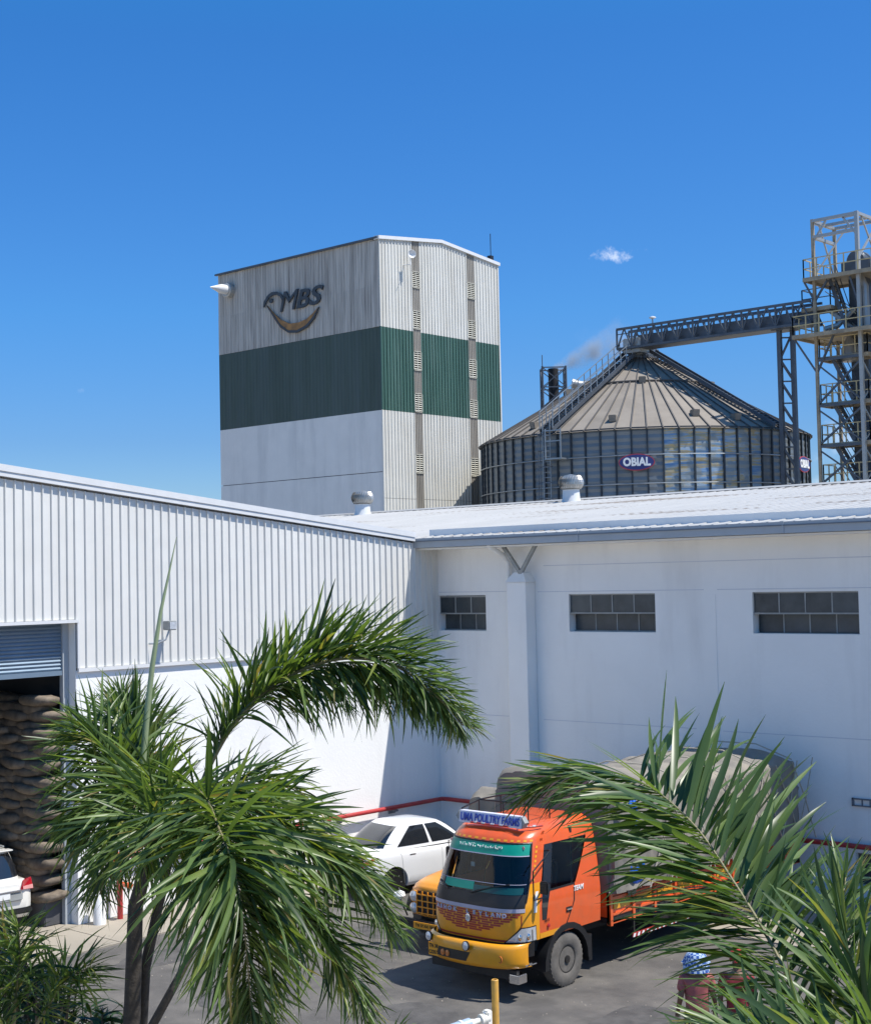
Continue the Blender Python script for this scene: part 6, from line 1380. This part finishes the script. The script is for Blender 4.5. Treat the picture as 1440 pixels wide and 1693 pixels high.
def catmull(pts, n):
    P_ = [pts[0]*2-pts[1]]+pts+[pts[-1]*2-pts[-2]]; out = []
    for i in range(len(pts)-1):
        a, b, c, d = P_[i:i+4]
        for k in range(n): t = k/n; out.append(.5*((2*b)+(c-a)*t+(2*a-5*b+4*c-d)*t*t+(3*b-a-3*c+d)*t*t*t))
    out.append(pts[-1]); return out
MUL = 1.6
class Palm:
    def __init__(s, t, m): s.t = t; s.m = m; s.L = []; s.lm = [leafmesh(i, m) for i in range(6)]; s.r = random.Random(hash(len(t.name)))
    def frond(s, px, Lm, wid, n, ranks=(0, 180), spread=.75, wind=(0, 0, 0), grav=.15, t0=.10, tip=.55, jit=.18, rr=.02, seed=1, fan=None, stiff=1, tmax=1):
        r = random.Random(seed); pts = catmull([at(*p) for p in px], 10); N = len(pts)-1
        fr = MB().tube(pts, [rr*(1-.8*i/N) for i in range(N+1)], 8).build('frond', M['rachis'], s.t, True)
        wind = Vector(wind)
        n = int(n*MUL)
        for k in range(n):
            f = t0+(1-t0)*(k+.5)/n; i = min(int(f*N), N-1); q = f*N-i; p = pts[i].lerp(pts[i+1], q); T = (pts[min(i+2, N)]-pts[max(i-1, 0)]).normalized()
            U = Vector((0, 0, 1)); S = T.cross(U)
            if S.length < .2: S = T.cross(FW)
            S.normalize(); B = S.cross(T).normalized()
            fk = (f-t0)/(1-t0)
            prof = (.55+.45*math.sin(math.pi*min(1, fk*1.15+.1)))*(1 if fk < .8 else 1-(fk-.8)*1.6)
            if f > tmax: continue
            for a in ranks:
                an = R(a+r.gauss(0, 14)); rad = S*math.cos(an)+B*math.sin(an)
                fwd = spread+(tip)*fk**2
                d = (T*fwd+rad+wind+Vector((0, 0, -grav))+Vector((r.gauss(0, jit), r.gauss(0, jit), r.gauss(0, jit)))).normalized()
                ln = Lm*prof*r.uniform(.74, 1.16)
                nrm = (Vector((0, 0, 1))+rad*.35*r.uniform(-1, 1)+Vector((r.gauss(0, .35), r.gauss(0, .35), 0))); x = d.cross(nrm)
                if x.length < .1: x = d.cross(FW)
                x.normalize(); z = x.cross(d); sx = ln*wid/.022*(.64 if s.m is M['leaf'] else .66)
                mt = Matrix(((x.x*sx, d.x*ln, z.x*ln*stiff, p.x), (x.y*sx, d.y*ln, z.y*ln*stiff, p.y), (x.z*sx, d.z*ln, z.z*ln*stiff, p.z), (0, 0, 0, 1)))
                # fix width axis lift so the leaf keeps its own thickness
                s.L.append((ln*wid/max(.5, (p-CAM).length)**2, r.randrange(6), mt, fr, p))
    def finish(s):
        s.L.sort(key=lambda q: -q[0]); vis = []; rest = []
        for q in s.L:
            w = q[4]-CAM; zz = w.dot(FW); u = 720+F*w.dot(RT)/zz; v = 846.5-F*w.dot(UP)/zz
            (vis if (len(vis) < 292 and -40 < u < 1480 and v < 1740) else rest).append(q)
        og = org(s.t)
        for (_, i, mt, fr, p) in vis:
            o = bpy.data.objects.new('leaflet', s.lm[i][0]); COL.objects.link(o); o.parent = fr; o.matrix_local = Matrix.Translation(-og) @ mt
        b = MB()
        for (_, i, mt, fr, p) in rest: b.add([mt @ Vector(v) for v in s.lm[i][1].v], s.lm[i][1].f)
        me = bpy.data.meshes.new('leaflets'); me.from_pydata([tuple(Vector(v)-og) for v in b.v], [], b.f); me.materials.append(s.m)
        for p in me.polygons: p.use_smooth = True
        tag(link('leaflets', me, s.t), kind='stuff')

D = 10.6
base = at(225, 1640, D)
lp = thing('palm_tree', 'foxtail palm at left with wind-blown plume fronds and an upright spear leaf', 'palm', (base.x, base.y, 0))
P1 = Palm(lp, M['leaf'])
tb = at(224, 1500, D); tm = at(218, 1693, D)
MB().tube([Vector((tm.x, tm.y, 0)), Vector((tm.x, tm.y, tm.z)), tb.lerp(tm, .5), tb, at(250, 1400, D), at(275, 1300, D)], [.11, .062, .058, .055, .045, .03], 14).build('trunk', M['trunk'], lp, True)
for (u0, u1, dd) in ((240, 258, .12),):
    MB().tube([at(u0-6, 1693, D+dd), at(u0, 1600, D+dd), at(u1+8, 1480, D+dd), at(u1+40, 1350, D)], [.045, .04, .035, .02], 10).build('leaf_stalk', M['trunk'], lp, True)
MB().tube([at(250, 1700, D-.2), at(283, 1640, D-.2), at(310, 1590, D-.1), at(330, 1540, D)], [.032, .03, .026, .02], 10).build('leaf_stalk', M['trunk'], lp, True)
MB().tube([at(236, 1262, D), at(243, 1180, D), at(252, 1100, D), at(266, 1010, D), at(281, 940, D), at(292, 888, D)], [.024, .023, .019, .013, .007, .002], 10).build('spear_leaf', M['spear'], lp, True)
ALL = (10, 170, 55, 125, -25, 205)
# plume pointing up and away behind the spear
P1.frond([(262, 1390, D), (240, 1300, D+.2), (213, 1215, D+.5), (200, 1150, D+.8)], 0.62, 0.017, 44, (0, 60, 120, 180, 240, 300), .75, (0, 0, .30), -.02, .15, .9, .14, .02, 11)
P1.frond([(262, 1400, D), (215, 1300, D-.1), (160, 1225, D), (120, 1200, D)], 0.60, 0.016, 26, (0, 60, 120, 180, 240, 300), .5, tuple(-RT*.15), .10, .15, .6, .16, .018, 12)
P1.frond([(262, 1420, D), (200, 1345, D+.1), (150, 1330, D+.1), (110, 1370, D+.1)], 0.60, 0.016, 26, (0, 60, 120, 180, 240, 300), .5, tuple(-RT*.1), .22, .12, .6, .16, .018, 13)
# long arching plume blown to the right
P1.frond([(300, 1400, D), (345, 1270, D+.1), (400, 1180, D+.1), (470, 1122, D+.1), (560, 1090, D), (650, 1100, D-.1), (720, 1150, D-.2), (765, 1200, D-.2)], 0.60, 0.017, 62, (20, 55, 90, 125, 160), .62, tuple(RT*.28), -.12, .16, .5, .20, .022, 14)
P1.frond([(300, 1400, D), (345, 1270, D+.1), (400, 1185, D+.1), (470, 1128, D+.1), (560, 1096, D), (650, 1106, D-.1), (720, 1156, D-.2), (762, 1203, D-.2)], 0.52, 0.017, 70, (-15, -50, 195, 230), .70, tuple(RT*.30), .40, .34, .6, .12, .01, 15)
# fronds drooping towards the camera
P1.frond([(285, 1400, D), (310, 1310, D-.6), (340, 1320, D-1.3), (362, 1370, D-1.8), (385, 1430, D-2.1), (403, 1530, D-2.2), (413, 1640, D-2.1), (416, 1700, D-2.0)], .72, .017, 66, (-25, 10, 45, 135, 170, 205), .50, (0, 0, 0), .30, .18, .35, .20, .012, 16)
P1.frond([(280, 1400, D), (275, 1320, D-.3), (245, 1300, D-.7), (210, 1360, D-.9), (180, 1430, D-.9), (165, 1480, D-.8)], .58, .016, 30, (-20, 20, 60, 130, 165, 200), .5, tuple(-RT*.2), .20, .15, .5, .2, .013, 17)
P1.frond([(290, 1400, D), (350, 1345, D-.5), (430, 1345, D-.9), (510, 1400, D-1.1), (590, 1460, D-1.1), (650, 1540, D-1.0)], .60, .016, 44, (-20, 15, 50, 90, 130, 165, 200), .6, tuple(RT*.15), .28, .15, .5, .18, .013, 18)
P1.frond([(290, 1420, D), (350, 1410, D-.5), (430, 1450, D-.9), (510, 1530, D-1.0), (570, 1610, D-1.0), (610, 1700, D-.9)], .60, .016, 34, (-20, 20, 60, 120, 160, 200), .6, tuple(RT*.1), .34, .15, .5, .2, .013, 19)
P1.frond([(280, 1410, D), (270, 1350, D-.8), (255, 1370, D-1.4), (240, 1430, D-1.6)], .60, .016, 22, (-20, 30, 80, 130, 165, 200), .5, tuple(-RT*.2), .12, .15, .5, .22, .012, 20)
P1.frond([(300, 1400, D+.1), (370, 1310, D+.4), (430, 1290, D+.6), (500, 1340, D+.7), (540, 1400, D+.7)], .52, .016, 26, (-20, 15, 50, 130, 165, 200), .6, tuple(RT*.15), .15, .15, .5, .18, .012, 21)
P1.finish()

D2 = 7.4
base = at(1440, 1760, 6.7)
rp2 = thing('palm_tree', 'nearest palm at right whose long pale frond sweeps up and left over the truck', 'palm', (base.x, base.y, 0))
P2 = Palm(rp2, M['leaf_r'])
MB().tube([Vector((base.x, base.y, 0)), Vector((base.x, base.y, base.z-.6)), Vector((base.x, base.y, base.z))], [.13, .10, .05], 12).build('trunk', M['trunk'], rp2, True)
mainp = [(1440, 1780, 6.7), (1345, 1697, 6.9), (1275, 1561, 7.2), (1215, 1462, 7.5), (1150, 1368, 7.8), (1076, 1303, 8.1), (1000, 1275, 8.4), (930, 1285, 8.6), (880, 1310, 8.7)]
P2.frond(mainp, .68, .022, 66, (178, 150, 205), .50, tuple(-RT*.45), .16, .08, .3, .15, .011, 31, stiff=.6)
P2.frond(mainp, .74, .022, 36, (5, 28, -12), .62, tuple(UP*.42+RT*.12), -.30, .08, .2, .22, .004, 32, stiff=.5, tmax=.66)
sec = [(1470, 1800, 6.4), (1440, 1700, 6.6), (1410, 1600, 6.9), (1390, 1520, 7.2), (1400, 1440, 7.5)]
P2.frond(sec, .60, .022, 22, (0, 60, 120, 180, 240, 300), .55, tuple(UP*.3+RT*.1), -.15, .05, .5, .13, .016, 33, stiff=.5)
P2.frond([(1480, 1780, 6.3), (1400, 1760, 6.2), (1300, 1740, 6.3), (1200, 1720, 6.5), (1110, 1740, 6.7)], .48, .024, 30, (0, 40, 140, 180), .6, tuple(-RT*.1+UP*.2), .0, .05, .5, .14, .016, 34, stiff=.6)
P2.frond([(1440, 1790, 6.7), (1330, 1740, 7.2), (1230, 1700, 7.8), (1120, 1690, 8.3)], .46, .024, 30, (0, 180, 150), .6, tuple(-RT*.2), .15, .05, .5, .13, .012, 36, stiff=.6)
P2.finish()

# dark shrub in the bottom left corner
sb0 = at(60, 1640, 11.5)
shb = thing('shrub', 'dense dark green shrub filling the bottom left corner beside the palm trunk', 'shrub', (sb0.x, sb0.y, 0))
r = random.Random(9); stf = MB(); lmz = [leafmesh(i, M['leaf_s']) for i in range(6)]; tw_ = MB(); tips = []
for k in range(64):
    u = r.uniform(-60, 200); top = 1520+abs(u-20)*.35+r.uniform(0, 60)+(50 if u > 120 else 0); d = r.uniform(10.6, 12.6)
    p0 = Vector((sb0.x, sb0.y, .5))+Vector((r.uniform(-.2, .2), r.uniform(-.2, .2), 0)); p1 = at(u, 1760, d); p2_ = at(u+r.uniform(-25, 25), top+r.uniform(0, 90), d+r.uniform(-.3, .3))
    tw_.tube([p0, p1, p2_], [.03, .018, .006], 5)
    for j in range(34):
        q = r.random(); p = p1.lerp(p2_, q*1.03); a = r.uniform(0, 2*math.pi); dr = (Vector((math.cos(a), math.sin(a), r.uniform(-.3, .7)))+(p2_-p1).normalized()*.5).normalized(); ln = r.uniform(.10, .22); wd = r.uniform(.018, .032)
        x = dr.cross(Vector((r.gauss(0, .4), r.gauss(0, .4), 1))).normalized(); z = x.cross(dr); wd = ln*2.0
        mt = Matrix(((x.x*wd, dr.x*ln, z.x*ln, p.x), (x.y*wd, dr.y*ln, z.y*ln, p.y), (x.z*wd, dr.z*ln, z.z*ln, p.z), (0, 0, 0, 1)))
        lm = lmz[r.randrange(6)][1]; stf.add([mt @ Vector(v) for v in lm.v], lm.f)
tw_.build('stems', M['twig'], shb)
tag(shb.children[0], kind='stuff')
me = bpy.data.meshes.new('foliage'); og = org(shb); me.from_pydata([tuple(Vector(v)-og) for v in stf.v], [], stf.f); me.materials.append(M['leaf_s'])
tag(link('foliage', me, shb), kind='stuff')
ns = at(30, 1560, 9.6)
yp2 = thing('young_palm', 'young palm with broad upright strap leaves at the left edge below the cream car', 'palm', (at(20, 1760, 9.6).x, at(20, 1760, 9.6).y, 0))
P3 = Palm(yp2, M['leaf'])
MB().tube([Vector((at(20, 1760, 9.6).x, at(20, 1760, 9.6).y, 0)), at(20, 1760, 9.6)], [.06, .04], 8).build('trunk', M['trunk'], yp2, True)
P3.frond([(20, 1760, 9.6), (25, 1660, 9.6), (32, 1580, 9.5), (30, 1530, 9.4)], .42, .022, 16, (0, 70, 140, 210, 290), .7, (0, 0, .15), -.05, .3, .6, .18, .014, 51)
P3.frond([(20, 1760, 9.6), (70, 1680, 9.6), (110, 1620, 9.6), (150, 1600, 9.5)], .40, .020, 16, (0, 70, 140, 210, 290), .7, (0, 0, .1), .05, .3, .6, .18, .012, 52)
P3.frond([(20, 1760, 9.6), (0, 1690, 9.5), (-30, 1640, 9.4)], .42, .022, 14, (0, 70, 140, 210, 290), .7, (0, 0, .1), .05, .3, .6, .18, .012, 53)
P3.finish()
# loose tuft of long leaf tips at the bottom between palm and post
ns2 = thing('low_plant', 'low leafy plant whose tips show at the bottom edge left of the yellow post', 'plant', (at(640, 1900, 9.0).x, at(640, 1900, 9.0).y, 0))
P4 = Palm(ns2, M['leaf'])
P4.frond([(630, 1850, 9.0), (625, 1790, 9.0), (640, 1735, 9.0), (660, 1710, 8.9)], .30, .020, 14, (0, 70, 140, 210, 290), .7, (0, 0, .1), .0, .2, .6, .2, .010, 61)
MB().tube([Vector((ns2.location.x, ns2.location.y, 0)), at(630, 1850, 9.0)], [.03, .015], 6).build('stem', M['twig'], ns2)
P4.finish()
